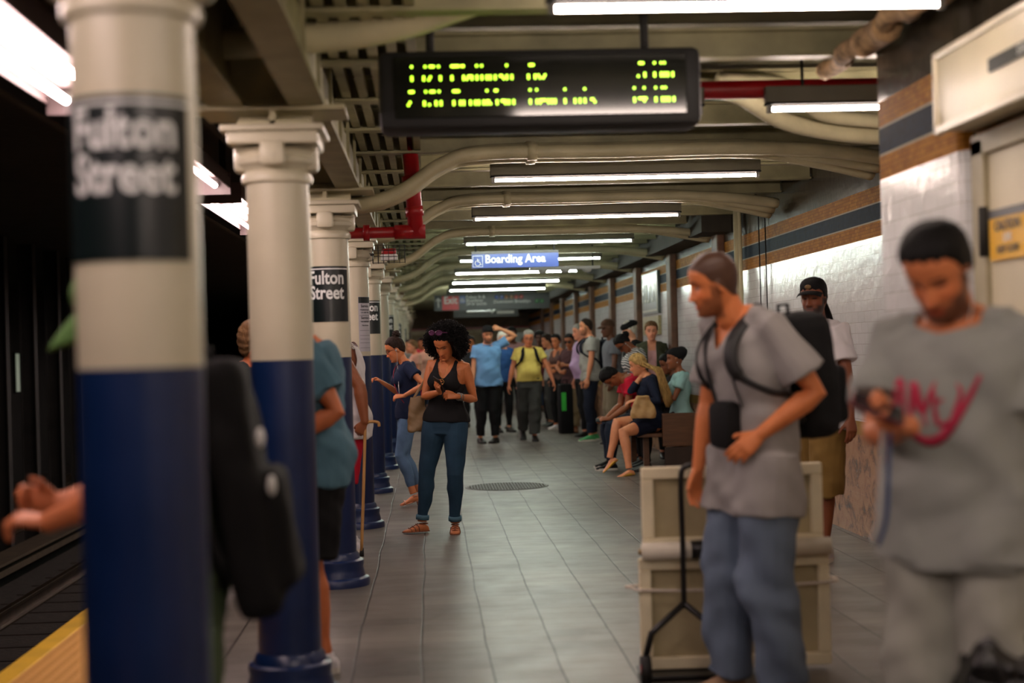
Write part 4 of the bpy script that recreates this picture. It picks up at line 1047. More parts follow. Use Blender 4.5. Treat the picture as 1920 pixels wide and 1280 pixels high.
    def shoes(s, m, sole=None, kind='sneaker', e=.008, label=None, name='shoe', top=1.):
        for i in (0, 1):
            M = s.footframe(i); bm = bmesh.new()
            if kind == 'flat':
                s.footloft(bm, M, e=.004, top=.62)
            else:
                s.footloft(bm, M, e=e, z0=.004, top=top)
                if kind == 'boot' or kind == 'sneaker':
                    tube(bm, [M @ Vector((0, -.005, .05)), M @ Vector((0, -.008, .092 if kind == 'sneaker' else .14))], [.043*s.S, .040*s.S], 14)
            cut = None
            if kind == 'flat':
                Mi = M.inverted()
                def cut(p, Mi=Mi):
                    q = Mi @ p; return q.z > .012 and -.045 < q.y < .125 and abs(q.x) < (.034 if q.y < .08 else .034*(1-(q.y-.08)/.045))
            o = s.garment(name, bm, m, 0, vox=min(s.vox, .006), cut=cut, smooth=2, label=label)
            if sole:
                bm = bmesh.new(); T = [(-.072, .018), (-.062, .032), (-.03, .041), (.03, .043), (.08, .049), (.12, .054), (.15, .050), (.175, .036), (.19, .014)]
                k = .0 if kind != 'flat' else .006
                pr = [(w-k, y) for y, w in T]+[(-(w-k), y) for y, w in T[::-1]]
                zt = .024 if kind == 'sneaker' else .010
                A = [bm.verts.new(M @ Vector((x, y, .0))) for x, y in pr]; B = [bm.verts.new(M @ Vector((x, y, zt))) for x, y in pr]
                bm.faces.new(A[::-1]); bm.faces.new(B)
                for j in range(len(A)): bm.faces.new((A[j], A[(j+1) % len(A)], B[(j+1) % len(A)], B[j]))
                newmesh('sole', bm, sole, o, smooth=False)
    def hair(s, m, thick=.014, hl=None, rough=.003, seed=0, name='hair', label=None):
        bm = bmesh.new(); add_grid(bm, head_pts(nz=60, nphi=80, feat=False, off=shell(thick, hl, rough, seed)), s.HM)
        o = newmesh(name, bm, m, s.root)
        if label: o['label'] = label
        return o
    def hp(s, *p): return s.HM @ Vector(p)
    def cap(s, m, brim=True, back=False, name='cap', tilt=0., blen=.075, label=None, brimm=None):
        hl = lambda y: np.interp(y, [-.1, -.03, .09], [.0, .035, .056])
        bm = bmesh.new(); add_grid(bm, head_pts(nz=60, nphi=64, feat=False, off=shell(lambda P: .014+.008*sst(.06, .11, P[..., 2]), hl)), s.HM)
        o = newmesh(name, bm, m, s.root)
        if label: o['label'] = label
        if brim:
            bm = bmesh.new(); sg = -1 if back else 1; rows = []
            for lay in (0, 1):
                for k in range(7):
                    t = k/6; row = []
                    for j in range(13):
                        a = -1.15+2.3*j/12; w = .082; y0 = .092*math.cos(a*.9) if not back else .10*math.cos(a*.9)
                        L = blen*math.cos(a)**.6 if abs(a) < 1.5 else 0
                        row.append((w*math.sin(a)/math.sin(1.15)*.98, sg*(y0*.9-.0+t*L), .052-.012*(j-6)**2/36*1.6-.022*t*t-lay*.005-(0.02 if back else 0)-.1*tilt*t))
                    rows.append(row)
            V = [[bm.verts.new(s.hp(*p)) for p in r] for r in rows]
            for lay in (0, 7):
                for k in range(6):
                    for j in range(12): bm.faces.new((V[lay+k][j], V[lay+k][j+1], V[lay+k+1][j+1], V[lay+k+1][j]))
            for j in range(12): bm.faces.new((V[6][j], V[6][j+1], V[13][j+1], V[13][j])); bm.faces.new((V[0][j], V[0][j+1], V[7][j+1], V[7][j]))
            for k in range(6): bm.faces.new((V[k][0], V[k+1][0], V[k+8][0], V[k+7][0])); bm.faces.new((V[k][12], V[k+1][12], V[k+8][12], V[k+7][12]))
            newmesh('brim', bm, brimm or m, o)
        return o
    def glasses(s, m, dark=False, up=0., fy=0., label=None, fr=.0022, name='glasses'):
        bm = bmesh.new()
        c = Matrix.Translation((0, -up*.35+fy, up)) @ Matrix.Rotation(up*6, 4, 'X')
        for sx in (-1, 1):
            P = [s.HM @ c @ Vector((sx*.033+.025*math.cos(t), .094-abs(sx*.033+.025*math.cos(t))*.15, -.001+.019*math.sin(t))) for t in np.linspace(0, 2*PI, 17)]
            tube(bm, P, fr, 6)
            tube(bm, [s.HM @ c @ Vector((sx*.058, .085, .004)), s.HM @ c @ Vector((sx*.079, .05, .004)), s.HM @ c @ Vector((sx*.080, -.01, 0))], fr, 6)
        tube(bm, [s.HM @ c @ Vector((-.009, .094, .003)), s.HM @ c @ Vector((.009, .094, .003))], fr, 6)
        o = newmesh(name, bm, m, s.root)
        if label: o['label'] = label
        if dark:
            bm = bmesh.new()
            for sx in (-1, 1):
                bm.faces.new([bm.verts.new(s.HM @ c @ Vector((sx*.033+.024*math.cos(t), .094-abs(sx*.033+.024*math.cos(t))*.15, -.001+.018*math.sin(t)))) for t in np.linspace(0, 2*PI, 17)[:-1]])
            newmesh('lens', bm, dark if not isinstance(dark, bool) else BLACKP, o)
        return o
    def earbuds(s, plug):
        bm = bmesh.new()
        for sx in (-1, 1):
            tube(bm, curve_pts([s.hp(sx*.081, .006, -.012), s.hp(sx*.083, .012, -.05), s.hp(sx*.055, .05, -.15), plug], 6), .0016, 5)
            tube(bm, [s.hp(sx*.078, .004, -.010), s.hp(sx*.086, .008, -.014)], .007, 8)
        return newmesh('earphones', bm, WHITEE, s.root)
    def backpack(s, m, h=.46, w=.29, d=.16, label='', drop=.0, name='backpack', strapm=None, tiltx=0., col2=None):
        """a bag worn on the back: its own top-level thing"""
        W_ = s.root.matrix_basis if s.root.matrix_basis else Matrix()
        r = empty(name, s.root.location, s.root.rotation_euler[2], label, 'backpack')
        P, R = s.at(1.22); M = Matrix.Translation(P+R @ Vector((0, -(.115*s.g+d/2+.012)*s.S, -.02-drop))) @ R.to_4x4() @ Matrix.Rotation(tiltx, 4, 'X')
        bm = bmesh.new(); box(bm, -w/2, w/2, -d/2, d/2, -h/2, h/2, bev=min(d, w)*.3, M=M)
        box(bm, -w*.4, w*.4, -d/2-.05, 0, -h*.42, h*.05, bev=.03, M=M)
        b = s.garment('bag_body', bm, m, .003, 2., vox=.009, parent=r)
        bm = bmesh.new(); tube(bm, [M @ Vector(p) for p in ((-.03, d*.2, h/2-.01), (-.03, d*.2, h/2+.035), (.03, d*.2, h/2+.035), (.03, d*.2, h/2-.01))], .007, 8); newmesh('handle', bm, m, r)
        T = s.T
        for sx in (-1, 1):
            g = s.g; e = .026
            dch = (np.interp(1.3, T['h'], T['d'])*g)*s.S+e; C = lambda h, x, y: s.at(h)[0]+s.at(h)[1] @ Vector((x, y, 0))
            pts = [M @ Vector((sx*.07, d/2, h*.42)), C(1.43, sx*.088*s.S, -.085*s.S), C(1.465, sx*.095*s.S, -.02), C(1.43, sx*.10*s.S, .075*s.S+e*.6), C(1.36, sx*.108*s.S, dch+.010), C(1.26, sx*.122*s.S*g, dch+.004),
                   C(1.18, sx*(.150*s.S*g+.030), .055), C(1.15, sx*(.145*s.S*g+.034), -.05), M @ Vector((sx*w*.4, d/2, -h*.33))]
            P2 = curve_pts(pts, 6); bm = bmesh.new()
            rings = []
            for k, p in enumerate(P2):
                t = (P2[min(k+1, len(P2)-1)]-P2[max(k-1, 0)]).normalized(); cen = C(1.28, 0, 0)
                out = (p-cen); out = (out-t*out.dot(t)).normalized(); sd = t.cross(out)
                wd = .026 if k < len(P2)*.62 else .012
                rings.append([p+sd*a+out*b_ for a, b_ in ((-wd, -.004), (wd, -.004), (wd, .006), (-wd, .006))])
            add_grid(bm, rings); newmesh('strap', bm, strapm or m, r)
        return r
    def world(s, p): return Matrix.Translation(s.root.location) @ Matrix.Rotation(s.root.rotation_euler[2], 4, 'Z') @ Vector(p)
    def phone(s, i, label, col=None, off=(0, .085, -.022), rot=0.):
        a = s.arm[i]['M']; M = Matrix.Translation(s.root.location) @ Matrix.Rotation(s.root.rotation_euler[2], 4, 'Z') @ a @ Matrix.Translation(off) @ Matrix.Rotation(rot, 4, 'Z')
        r = bpy.data.objects.new('phone', None); COL.objects.link(r); r.matrix_world = M; tag(r, label, 'phone')
        bm = bmesh.new(); box(bm, -.035, .035, -.07, .07, -.005, .005, bev=.004); newmesh('case', bm, col or BLACKP, r)
        bm = bmesh.new(); box(bm, -.031, .031, -.063, .063, -.0062, -.005); newmesh('screen', bm, mat('phone_glass', (30, 34, 40), .1), r, smooth=False)
        return r

# ---- cloth colours
def cloth(name, rgb, rough=.85, **k):
    k.setdefault('var', .07); k.setdefault('vscale', 5); k.setdefault('bump', .12); k.setdefault('bscale', 220)
    return mat(name, rgb, rough, spec=.25, **k)
def hairm(name, rgb): return mat(name, rgb, .62, var=.4, vscale=60, bump=1., bscale=130, stretch=(1, 1, .25), spec=.2)
HB_ = hairm('hair_black', (11, 9, 9)); HDB = hairm('hair_dark_brown', (40, 27, 20)); HBL = hairm('hair_blond', (186, 150, 92)); HGR = hairm('hair_grey', (150, 146, 138)); HLB = hairm('hair_light_brown', (118, 88, 58))
NAVY = cloth('cloth_navy', (26, 38, 66)); DENIM = cloth('denim_dark', (38, 56, 82), var=.2, vscale=7); DENIML = cloth('denim_light', (92, 122, 156), var=.22, vscale=8)
CBLACK = cloth('cloth_black', (17, 17, 19)); CWHITE = cloth('cloth_white', (206, 202, 204)); CGREY = cloth('cloth_grey', (132, 130, 132)); KHAKI = cloth('khaki', (150, 130, 98))
LEATH = mat('leather_black', (20, 18, 17), .4, bump=.15, bscale=120); SOLEW = mat('sole_white', (205, 200, 190), .6); SOLEB = mat('sole_black', (18, 17, 16), .7)

def at(px, py, Y):
    """point in the place at distance Y along the platform on the sight line of a photograph pixel"""
    d = fwd*2750+rr*(px-960)-uu*(py-640); return Vector((0, 0, CAMH))+d*(Y/d.y)
def loc_of(loc, face):
    M = (Matrix.Translation((loc[0], loc[1], 0)) @ Matrix.Rotation(math.radians(face), 4, 'Z')).inverted()
    return (lambda p: tuple(M @ Vector(p))), (lambda d: tuple(M.to_3x3() @ Vector(d)))
def afro(f, m, rx=.17, ry=.15, rz=.145, cz=.0, n=1500, seed=1):
    hl = lambda y: np.interp(y, [-.1, .0, .02, .04, .075], [-.16, -.14, -.0, .055, .082])
    def th(P):
        c = np.array([0, -.008, 0.]); D = P-c; L = np.linalg.norm(D, axis=2); D = D/L[..., None]
        o = np.array([0, -.05, cz]); q = (c-o)
        A = (D[..., 0]/rx)**2+(D[..., 1]/ry)**2+(D[..., 2]/rz)**2
        B = 2*(D[..., 0]*q[0]/rx**2+D[..., 1]*q[1]/ry**2+D[..., 2]*q[2]/rz**2); C = (q[0]/rx)**2+(q[1]/ry)**2+(q[2]/rz)**2-1
        r = (-B+np.sqrt(np.maximum(B*B-4*A*C, 0)))/(2*A); return np.maximum((r*.93-L), .012)
    bm = bmesh.new(); add_grid(bm, head_pts(nz=70, nphi=90, feat=False, off=shell(th, hl, .004, seed)), f.HM)
    rng = random.Random(seed); k = 0
    while k < n:
        v = Vector((rng.gauss(0, 1), rng.gauss(0, 1), rng.gauss(0, 1))).normalized()
        p = Vector((v.x*rx, -.05+v.y*ry, cz+v.z*rz))
        if p.y > .0 and p.z < .095 and abs(p.x) < .085: continue
        if p.y > .02 and p.z < .065 and abs(p.x) < .12: continue
        k += 1; r0_ = rng.uniform(.005, .011); ln = rng.uniform(.025, .055); ph = rng.uniform(0, 6.28)
        a = v.orthogonal().normalized(); b = v.cross(a); dr = (v+Vector((0, 0, -.25))).normalized()
        P = [f.HM @ (p*.93+dr*ln*t+(a*math.cos(ph+t*9)+b*math.sin(ph+t*9))*r0_) for t in np.linspace(0, 1, 8)]
        tube(bm, P, .0026, 5)
    return newmesh('hair', bm, m, f.root)
def strands(f, m, roots, ends, n=80, r=.007, seed=3, mids=None, name='hair_lengths', parent=None):
    rng = random.Random(seed); bm = bmesh.new()
    for k in range(n):
        u = rng.random(); j = lambda s_: Vector((rng.uniform(-s_, s_), rng.uniform(-s_, s_), rng.uniform(-s_, s_)))
        a = roots[0].lerp(roots[1], u)+j(.006); b = ends[0].lerp(ends[1], u)+j(.02); c = (mids[0].lerp(mids[1], u)+j(.010)) if mids else a.lerp(b, .5)+j(.01)
        P = curve_pts([a, a.lerp(c, .5)+j(.004), c, c.lerp(b, .5)+j(.008), b], 4); N_ = len(P)
        tube(bm, P, [r*(1 if i < N_*.7 else 1-.75*(i-N_*.7)/(N_*.3)) for i in range(N_)], 6)
    return newmesh(name, bm, m, parent or f.root)
def bun(f, m, p=(0, -.085, .085), r=.032, rough=.004):
    bm = bmesh.new(); bmesh.ops.create_icosphere(bm, subdivisions=4, radius=r, matrix=Matrix.Translation(p))
    for v in bm.verts:
        d = (v.co-Vector(p)).normalized(); v.co += d*rough*(math.sin(v.co.x*260+v.co.z*190)+math.sin(v.co.y*230-v.co.z*210))
        v.co = f.HM @ v.co
    return newmesh('hair_bun', bm, m, f.root)
# ================================================================ THE PEOPLE
SKD = (112, 72, 50); SKM = (164, 108, 74); SKL = (206, 152, 126); SKT = (184, 124, 84)
EPS = .0015
# 1 --- main woman, black tank top, afro hair, reading her phone
Y = 11.4; fa = 163; lo = (at(836, 800, Y).x, Y); L_, D_ = loc_of(lo, fa)
fR = L_((at(783, 990, Y).x, Y-.02, 0)); fL = L_((at(850, 990, Y).x, Y-.06, 0))
f = Fig(lo, fa, H=1.59, sex='f', girth=1.06, bust=1.1, skin=(168, 108, 70), vox=.0042, head=(14, 24, 4), tilt=.05, lean=.02,
        feet=[fL and (fL[0], fL[1], 0, 12), (fR[0], fR[1], 0, -60)][::1] if False else [(min(fL[0], fR[0]), fL[1], 0, 5), (max(fL[0], fR[0]), fR[1], 0, -60)], legg=1.1, armg=1.12,
        armR=(L_(at(826, 722, Y-.26)), D_((-.9, .3, -1)), D_((-.35, -.75, .25)), D_((-.2, -.3, -1)), 'hold') if False else None,
        label='Woman in black tank top and blue jeans with big curly hair, reading her phone mid-platform') if False else None
def feetlr(L_, a, b, ya, yb, world_yaw=True, face=0, za=0., zb=0., pa=0, pb=0):
    """two world foot points -> (left, right) specs"""
    A = L_((a[0], a[1], 0)); B = L_((b[0], b[1], 0))
    A = (A[0], A[1], za, ya-face, pa); B = (B[0], B[1], zb, yb-face, pb)
    return [A, B]
# local -x is the person's left?  forward +y, right +x: index 0 = left (-x), 1 = right (+x)
f = Fig(lo, fa, H=1.59, sex='f', girth=1.06, bust=1.1, skin=(168, 108, 70), vox=.0042, head=(-8, 30, 6), tilt=-.05, side=-.105, lean=.02, legg=1.1, armg=1.12,
        feet=feetlr(L_, (at(852, 990, Y).x, Y-.05), (at(790, 990, Y).x, Y+.0), 178, 105, face=fa),
        armL=(L_(at(857, 743, Y-.20)), D_((.5, .5, -1)), D_((-.9, -.25, .15)), D_((.1, -.8, .4)), 'hold'),
        armR=(L_(at(824, 735, Y-.22)), D_((-.6, .5, -1)), D_((-.2, -.6, .5)), D_((-.6, -.3, -.5)), 'hold'),
        label='Woman in black tank top and jeans with big curly hair, looking at her phone')
afro(f, HB_, rx=.165, ry=.150, rz=.150, cz=-.01, n=1700)
def tank(w0=.06, neckz=.115, wide=.085):
    def mk(f):
        P, R = f.at(1.3); M = (Matrix.Translation(P) @ R.to_4x4() @ Matrix.Scale(f.S, 4)).inverted()
        def cut(p):
            q = M @ p; ax = abs(q.x)
            if q.z > .165: return True
            if q.y > .02 and ax < w0 and q.z > neckz-.11*(1-(ax/w0)**2): return True
            if q.y <= .02 and ax < w0 and q.z > .12: return True
            if ax > wide and q.z > .135-.17*min(1, (ax-wide)/.05)**.7: return True
            return False
        return cut
    return mk
f.shirt(CBLACK, sleeve=0, hem=.93, top=1.475, e=.0075, eb=.010, cut=tank(.066, .12, .098)(f), vox=.0042, folda=.0015, name='tank_top')
f.pants(cloth('denim_teal', (32, 58, 78), var=.2, vscale=6), e=.006, waist=.955, length=.955, folda=.002, name='jeans', hipe=.008)
for l in f.leg:
    bm = bmesh.new(); a_ = l['knee'].lerp(l['ank'], .86); b_ = l['knee'].lerp(l['ank'], .96); tube(bm, [a_, a_.lerp(b_, .5), b_], [.050, .0525, .051], 18)
    newmesh('jeans_cuff', bm, cloth('denim_cuff', (70, 104, 122)), f.root)
BRL = mat('leather_brown', (120, 70, 44), .5)
for i in (0, 1):          # sandals
    M = f.footframe(i); bm = bmesh.new(); T = [(-.066, .02), (-.03, .037), (.03, .036), (.09, .044), (.13, .047), (.16, .042), (.185, .02)]
    pr = [(w, y) for y, w in T]+[(-w, y) for y, w in T[::-1]]
    A = [bm.verts.new(M @ Vector((x, y, .0))) for x, y in pr]; B = [bm.verts.new(M @ Vector((x, y, .009))) for x, y in pr]
    bm.faces.new(A[::-1]); bm.faces.new(B)
    for j in range(len(A)): bm.faces.new((A[j], A[(j+1) % len(A)], B[(j+1) % len(A)], B[j]))
    for yy, zz in ((.11, .036), (.075, .052), (.04, .068)):
        tube(bm, [M @ Vector((x_, yy+.02*math.cos(x_*40), z_)) for x_, z_ in ((-.046, .006), (-.038, zz*.75), (0, zz+.004), (.038, zz*.75), (.046, .006))], .0042, 6)
    tube(bm, [M @ Vector((.0, .13, .03)), M @ Vector((0, .04, .074))], .004, 6)
    tube(bm, [M @ Vector((.036*math.cos(t), -.012+.04*math.sin(t), .072)) for t in np.linspace(0, 2*PI, 13)], .0042, 6)
    newmesh('sandal', bm, BRL, f.root, smooth=True)
f.glasses(mat('frame_pink', (70, 30, 60), .2), dark=mat('lens_pink', (120, 70, 110), .08, metal=.6), up=.11, fy=.045, fr=.005, name='sunglasses')
P = [f.cf(p, 1.3) for p in ((-.045, -.02, .165), (-.035, .10, .11), (-.012, .128, .03), (0, .135, .0), (.012, .128, .03), (.035, .10, .11), (.045, -.02, .165))]
bm = bmesh.new(); tube(bm, curve_pts(P, 5), .0012, 5)
tube(bm, [f.cf((.016*math.cos(t), .142, -.018+.016*math.sin(t)), 1.3) for t in np.linspace(0, 2*PI, 15)], .003, 6); newmesh('necklace', bm, mat('gold', (190, 150, 90), .3, metal=.9), f.root)
bm = bmesh.new(); a = f.arm[0]; q = a['wr'].lerp(a['el'], .10); d = (a['el']-a['wr']).normalized(); n1 = d.orthogonal().normalized(); n2 = d.cross(n1)
for off in (.0, .03):
    tube(bm, [q+d*off+(n1*math.cos(t)+n2*math.sin(t))*.027 for t in np.linspace(0, 2*PI, 15)], .004 if off else .006, 6)
newmesh('watch', bm, GREYM, f.root)
f.phone(1, 'black phone held by the woman in the black tank top')
main = f
# tan shoulder bag on her right shoulder
def handbag(name, c, w, h, d, m, label, strap=None, rz=0., sm=None, cat='bag', top=.7):
    e = empty(name, (c[0], c[1], c[2]), rz, label, cat)
    bm = bmesh.new(); rings = []
    for k in range(9):
        t = k/8; ww = w*(1-(1-top)*t**1.5)*(.9+.1*math.sin(PI*t)); dd = d*(1-.65*t)*(.85+.15*math.sin(PI*min(1, t*2)))
        rings.append([Vector((ww/2*math.copysign(abs(math.cos(a))**.6, math.cos(a)), dd/2*math.copysign(abs(math.sin(a))**.7, math.sin(a)), -h/2+h*t)) for a in np.linspace(0, 2*PI, 25)[:-1]])
    add_grid(bm, rings); o = bake(bm, .006, 3, folds(.004, c[0], sc=1.6)); newmesh('bag_body', o, m, e)
    if strap:
        Mi = (Matrix.Translation(c) @ Matrix.Rotation(rz, 4, 'Z')).inverted()
        bm = bmesh.new(); tube(bm, curve_pts([Mi @ Vector(p) for p in strap], 6), [(.011, .004)]*(6*(len(strap)-1)+1), 8); newmesh('strap', bm, sm or m, e)
    return e
TAN = mat('leather_tan', (122, 98, 66), .5, var=.2, bump=.2, bscale=80)
c = at(783, 776, Y+.05); sh = f.world(f.arm[1]['sh'])
handbag('shoulder_bag', c, .17, .27, .10, TAN, 'tan leather shoulder bag hanging at the hip of the woman in black', rz=.2,
        strap=[c+Vector((-.03, 0, .12)), c.lerp(sh, .5)+Vector((-.01, -.02, .05)), sh+Vector((.0, -.056, -.02)), sh+Vector((.035, .0, .060)), sh+Vector((.01, .07, -.04)), c.lerp(sh, .5)+Vector((.03, .04, .05)), c+Vector((.05, .0, .12))])

# 2 --- woman in navy tee with a bun
Y = 13.5; fa = 97; lo = (at(766, 800, Y).x, Y); L_, D_ = loc_of(lo, fa)
f = Fig(lo, fa, H=1.53, sex='f', girth=1.0, bust=.9, pel=(0, 0, .945*1.53/1.75+.04), skin=(196, 134, 98), vox=.005, head=(0, 12, 0), lean=.04, hunch=.16, legg=1.02,
        feet=feetlr(L_, (at(772, 940, Y).x, Y-.12), (at(783, 935, Y).x, Y+.1), 95, 92, face=fa, za=.045, zb=.045, pa=-14, pb=-14),
        armL=(L_(at(757, 742, Y-.20)), D_((.9, -.5, -.3)), D_((-1, 0, -.05)), D_((0, -.6, .8)), 'pinch'),
        armR=(L_(at(716, 716, Y+.05)), D_((.6, .6, -1)), D_((-.8, -.2, .5)), D_((.4, .3, .8)), 'pinch'),
        label='Woman in navy tee and ripped light jeans with hair in a bun, facing left')
f.hair(HDB, .009); bun(f, HDB, (0, -.07, .128), .038)
f.shirt(NAVY, sleeve=.24, hem=.87, e=.014, flare=.02, sflare=.014, seed=3, vox=.005, name='tee')
f.pants(DENIML, e=.006, length=.90, folda=.002, name='jeans')
f.glasses(mat('frame_brown', (60, 36, 26), .3)); f.earbuds(f.arm[0]['wr']+Vector((0, .04, .02)))
PNK = mat('leather_pink', (176, 30, 62), .5)
NUDE = mat('leather_nude', (190, 140, 116), .5)
for i in (0, 1):
    M = f.footframe(i); bm = bmesh.new()
    tube(bm, [M @ Vector((0, -.035, .006)), M @ Vector((0, -.035, -.048))], [.026, .022], 8)
    for yy, zz in ((.115, .036),): tube(bm, [M @ Vector((x_, yy, z_)) for x_, z_ in ((-.047, .004), (-.038, zz*.8), (0, zz+.004), (.038, zz*.8), (.047, .004))], [(.014, .004)]*5, 8)
    tube(bm, [M @ Vector((.036*math.cos(t), -.012+.042*math.sin(t), .06)) for t in np.linspace(0, 2*PI, 13)], .004, 6)
    for a_, b_, r_ in ((-.055, .03, .035), (.03, .175, .042)): tube(bm, [M @ Vector((0, a_, .0)), M @ Vector((0, b_, .0))], [(r_, .006)]*2, 12, up=Vector((0, 0, 1)))
    newmesh('heeled_sandal', bm, NUDE, f.root)
P = [f.cf(p) for p in ((.06, -.02, .16), (.03, .09, .1), (-.05, .125, -.02), (-.12, .09, -.17), (-.13, 0, -.28), (-.10, -.10, -.2), (0, -.115, .0), (.05, -.09, .12), (.06, -.02, .16))]
e2 = empty('crossbody_strap', f.root.location, f.root.rotation_euler[2], 'thin pink crossbody strap worn by the woman in navy', 'bag strap')
bm = bmesh.new(); tube(bm, curve_pts(P, 5), [(.009, .003)]*41, 6); newmesh('strap', bm, PNK, e2)

# 3 --- man in light blue polo, hand at his cap
Y = 22.2; fa = 186; lo = (at(915, 700, Y).x, Y); L_, D_ = loc_of(lo, fa)
BP = cloth('cloth_sky_blue', (112, 158, 206))
f = Fig(lo, fa, H=1.76, girth=1.08, belly=.03, skin=(196, 142, 112), vox=.007, head=(6, 4, 0), beard=.75, haircol=(60, 38, 26),
        feet=[(-.09, .02, 0, -35), (.14, -.02, 0, 10)],
        armL=(L_(at(938, 616, Y-.04)), D_((1, .1, -.3)), D_((-1, .0, .1)), D_((0, -1, .2)), 'pinch', .05), armR=((.26, .10, .86),), label='Man in light blue polo and black trousers touching his black cap')
f.hair(HB_, .01); f.cap(CBLACK, blen=.045, tilt=-.4); f.shirt(BP, sleeve=.26, hem=.84, e=.020, folda=.004, eb=.01, sflare=.018); f.pants(CBLACK, e=.016, wide=.01); f.shoes(LEATH, SOLEB, 'dress')
bm = bmesh.new(); tube(bm, [f.nb+Vector((.062*math.cos(t), .005+.062*math.sin(t), -.012-.02*math.sin(t))) for t in np.linspace(0, 2*PI, 17)], [(.009, .016)]*17, 8); newmesh('collar', bm, BP, f.root)
# 4 --- older man in yellow polo walking
Y = 22.4; fa = 182; lo = (at(992, 700, Y).x, Y); L_, D_ = loc_of(lo, fa)
YEL = cloth('cloth_yellow', (216, 192, 100))
f = Fig(lo, fa, H=1.69, girth=1.16, belly=.07, skin=(190, 124, 96), vox=.007, head=(0, 10, 0), browc=(120, 110, 100),
        feet=[(-.05, .10, 0, 0), (.09, -.30, .07, 0, -35)], knees=[(0, 1, 0), (0, 1, 0)],
        armL=((-.38, .14, .83), (-1, -.3, 0)), armR=((.34, -.02, .76), (1, -1, 0)), label='Older man in yellow polo with grey hair and glasses, walking towards the camera')
f.hair(HGR, .010); f.glasses(mat('frame_thin', (60, 40, 36), .3)); f.shirt(YEL, sleeve=.25, hem=.93, e=.016, folda=.003, sflare=.014)
f.pants(cloth('cloth_charcoal', (60, 60, 58)), e=.02, wide=.02, flare=.01, folda=.004, waist=1.0); f.shoes(LEATH, SOLEB, 'sneaker')
bm = bmesh.new(); tube(bm, [f.nb+Vector((.062*math.cos(t), .008+.064*math.sin(t), -.012-.022*math.sin(t))) for t in np.linspace(0, 2*PI, 17)], [(.009, .018)]*17, 8); newmesh('collar', bm, YEL, f.root)
f.backpack(CBLACK, .4, .26, .13, 'black backpack on the older man in yellow, its straps over his chest')
# 5 --- man in grey polo with backpack, facing left
GP = cloth('cloth_pale_grey', (156, 154, 148))
Y = 22.0; fa = 96; lo = (at(1108, 720, Y).x, Y)
f = Fig(lo, fa, H=1.84, girth=1.05, belly=.03, skin=(198, 138, 110), vox=.007, head=(-4, 0, 0), beard=.55, haircol=(52, 38, 30), feet=[(-.08, .06, 0, 8), (.1, -.04, 0, -8)],
        armL=((-.27, .12, .84), (-.4, -1, 0)), label='Balding man in pale grey tee with navy backpack and green sneakers, facing left')
f.hair(HDB, .008, hl=lambda y: np.interp(y, [-.08, -.05, -.02, .01, .03, .09], [-.075, -.06, -.01, .02, .05, .12])); f.shirt(GP, sleeve=.26, hem=.84, e=.02, sflare=.02, folda=.004)
f.pants(cloth('cloth_ink', (24, 30, 46)), e=.014, wide=.008, folda=.003); f.shoes(mat('sneaker_green', (60, 150, 86), .6), SOLEW)
f.backpack(cloth('cloth_dark_navy', (24, 27, 38)), .48, .30, .17, 'navy backpack on the balding man with green sneakers')
# 6 --- man in lilac shirt behind him
Y = 23.1; fa = 105; lo = (at(1094, 700, Y).x, Y)
LIL = cloth('cloth_lilac', (178, 150, 186))
f = Fig(lo, fa, H=1.78, girth=1.12, belly=.08, skin=(206, 146, 124), vox=.009, head=(0, 6, 0), feet=[(-.08, .05, 0, 8), (.1, -.04, 0, -8)], label='Man in lilac shirt half hidden behind the balding man, belly to the left')
f.hair(HGR, .006); f.shirt(LIL, sleeve=.5, hem=.88, e=.02, folda=.004); f.pants(CBLACK, e=.014); f.shoes(LEATH, SOLEB)
# 7 --- man in maroon shirt, khaki trousers
Y = 24.3; fa = 140; lo = (at(1074, 720, Y).x, Y); L_, D_ = loc_of(lo, fa)
MAR = cloth('cloth_maroon', (72, 46, 48))
f = Fig(lo, fa, H=1.63, girth=1.05, skin=(150, 98, 70), vox=.008, head=(10, 10, 0), feet=[(-.09, .1, 0, 30), (.12, .0, 0, -10)], armL=((-.02, .22, 1.12), (-1, -.2, -.6), None, None, 'fist'), armR=((.10, .20, 1.0), (1, -.3, -.5), (-1, .1, 0), None, 'fist'),
        label='Man in maroon shirt and khaki trousers with sunglasses, arms folded')
f.hair(HB_, .012); f.glasses(BLACKP, dark=True); f.shirt(MAR, sleeve=.3, hem=.84, e=.02, folda=.004); f.pants(KHAKI, e=.018, wide=.018, folda=.005); f.shoes(mat('leather_tan2', (130, 84, 56), .5), SOLEB)
# 8, 9, 10 --- people farther down the line
Y = 25.4; lo = (at(1048, 720, Y).x, Y)
f = Fig(lo, 130, H=1.64, sex='f', bust=.9, skin=(170, 108, 74), vox=.009, head=(20, 5, 0), armL=((.02, .22, 1.10), (-1, -.2, -.5)), armR=((-.04, .24, 1.0), (1, -.3, -.4), (-1, .2, .1)), label='Dark haired woman in sleeveless top with folded arms, left of the maroon shirt')
f.hair(HB_, .018); f.shirt(cloth('cloth_dull_brown', (90, 66, 60)), sleeve=0, hem=.9, e=.012, cut=tank(.05, .13, .11)(f)); f.pants(CBLACK, e=.01); f.shoes(CWHITE, SOLEW)
Y = 26.5; lo = (at(1033, 720, Y).x, Y)
f = Fig(lo, 100, H=1.66, sex='f', bust=.8, skin=(180, 124, 96), vox=.009, head=(0, 5, 0), label='Woman in pale grey tee at the wall end of the line, dark wavy hair')
f.hair(HDB, .022, rough=.004); f.shirt(GP, sleeve=.3, hem=.86, e=.016); f.pants(cloth('cloth_charcoal', (0, 0, 0)), e=.01); f.shoes(LEATH, SOLEB)
e = empty('sports_bag', (at(1060, 760, 24.0).x, 24.0, 0), .3, 'tall black bag with green stripe standing between waiting people', 'bag')
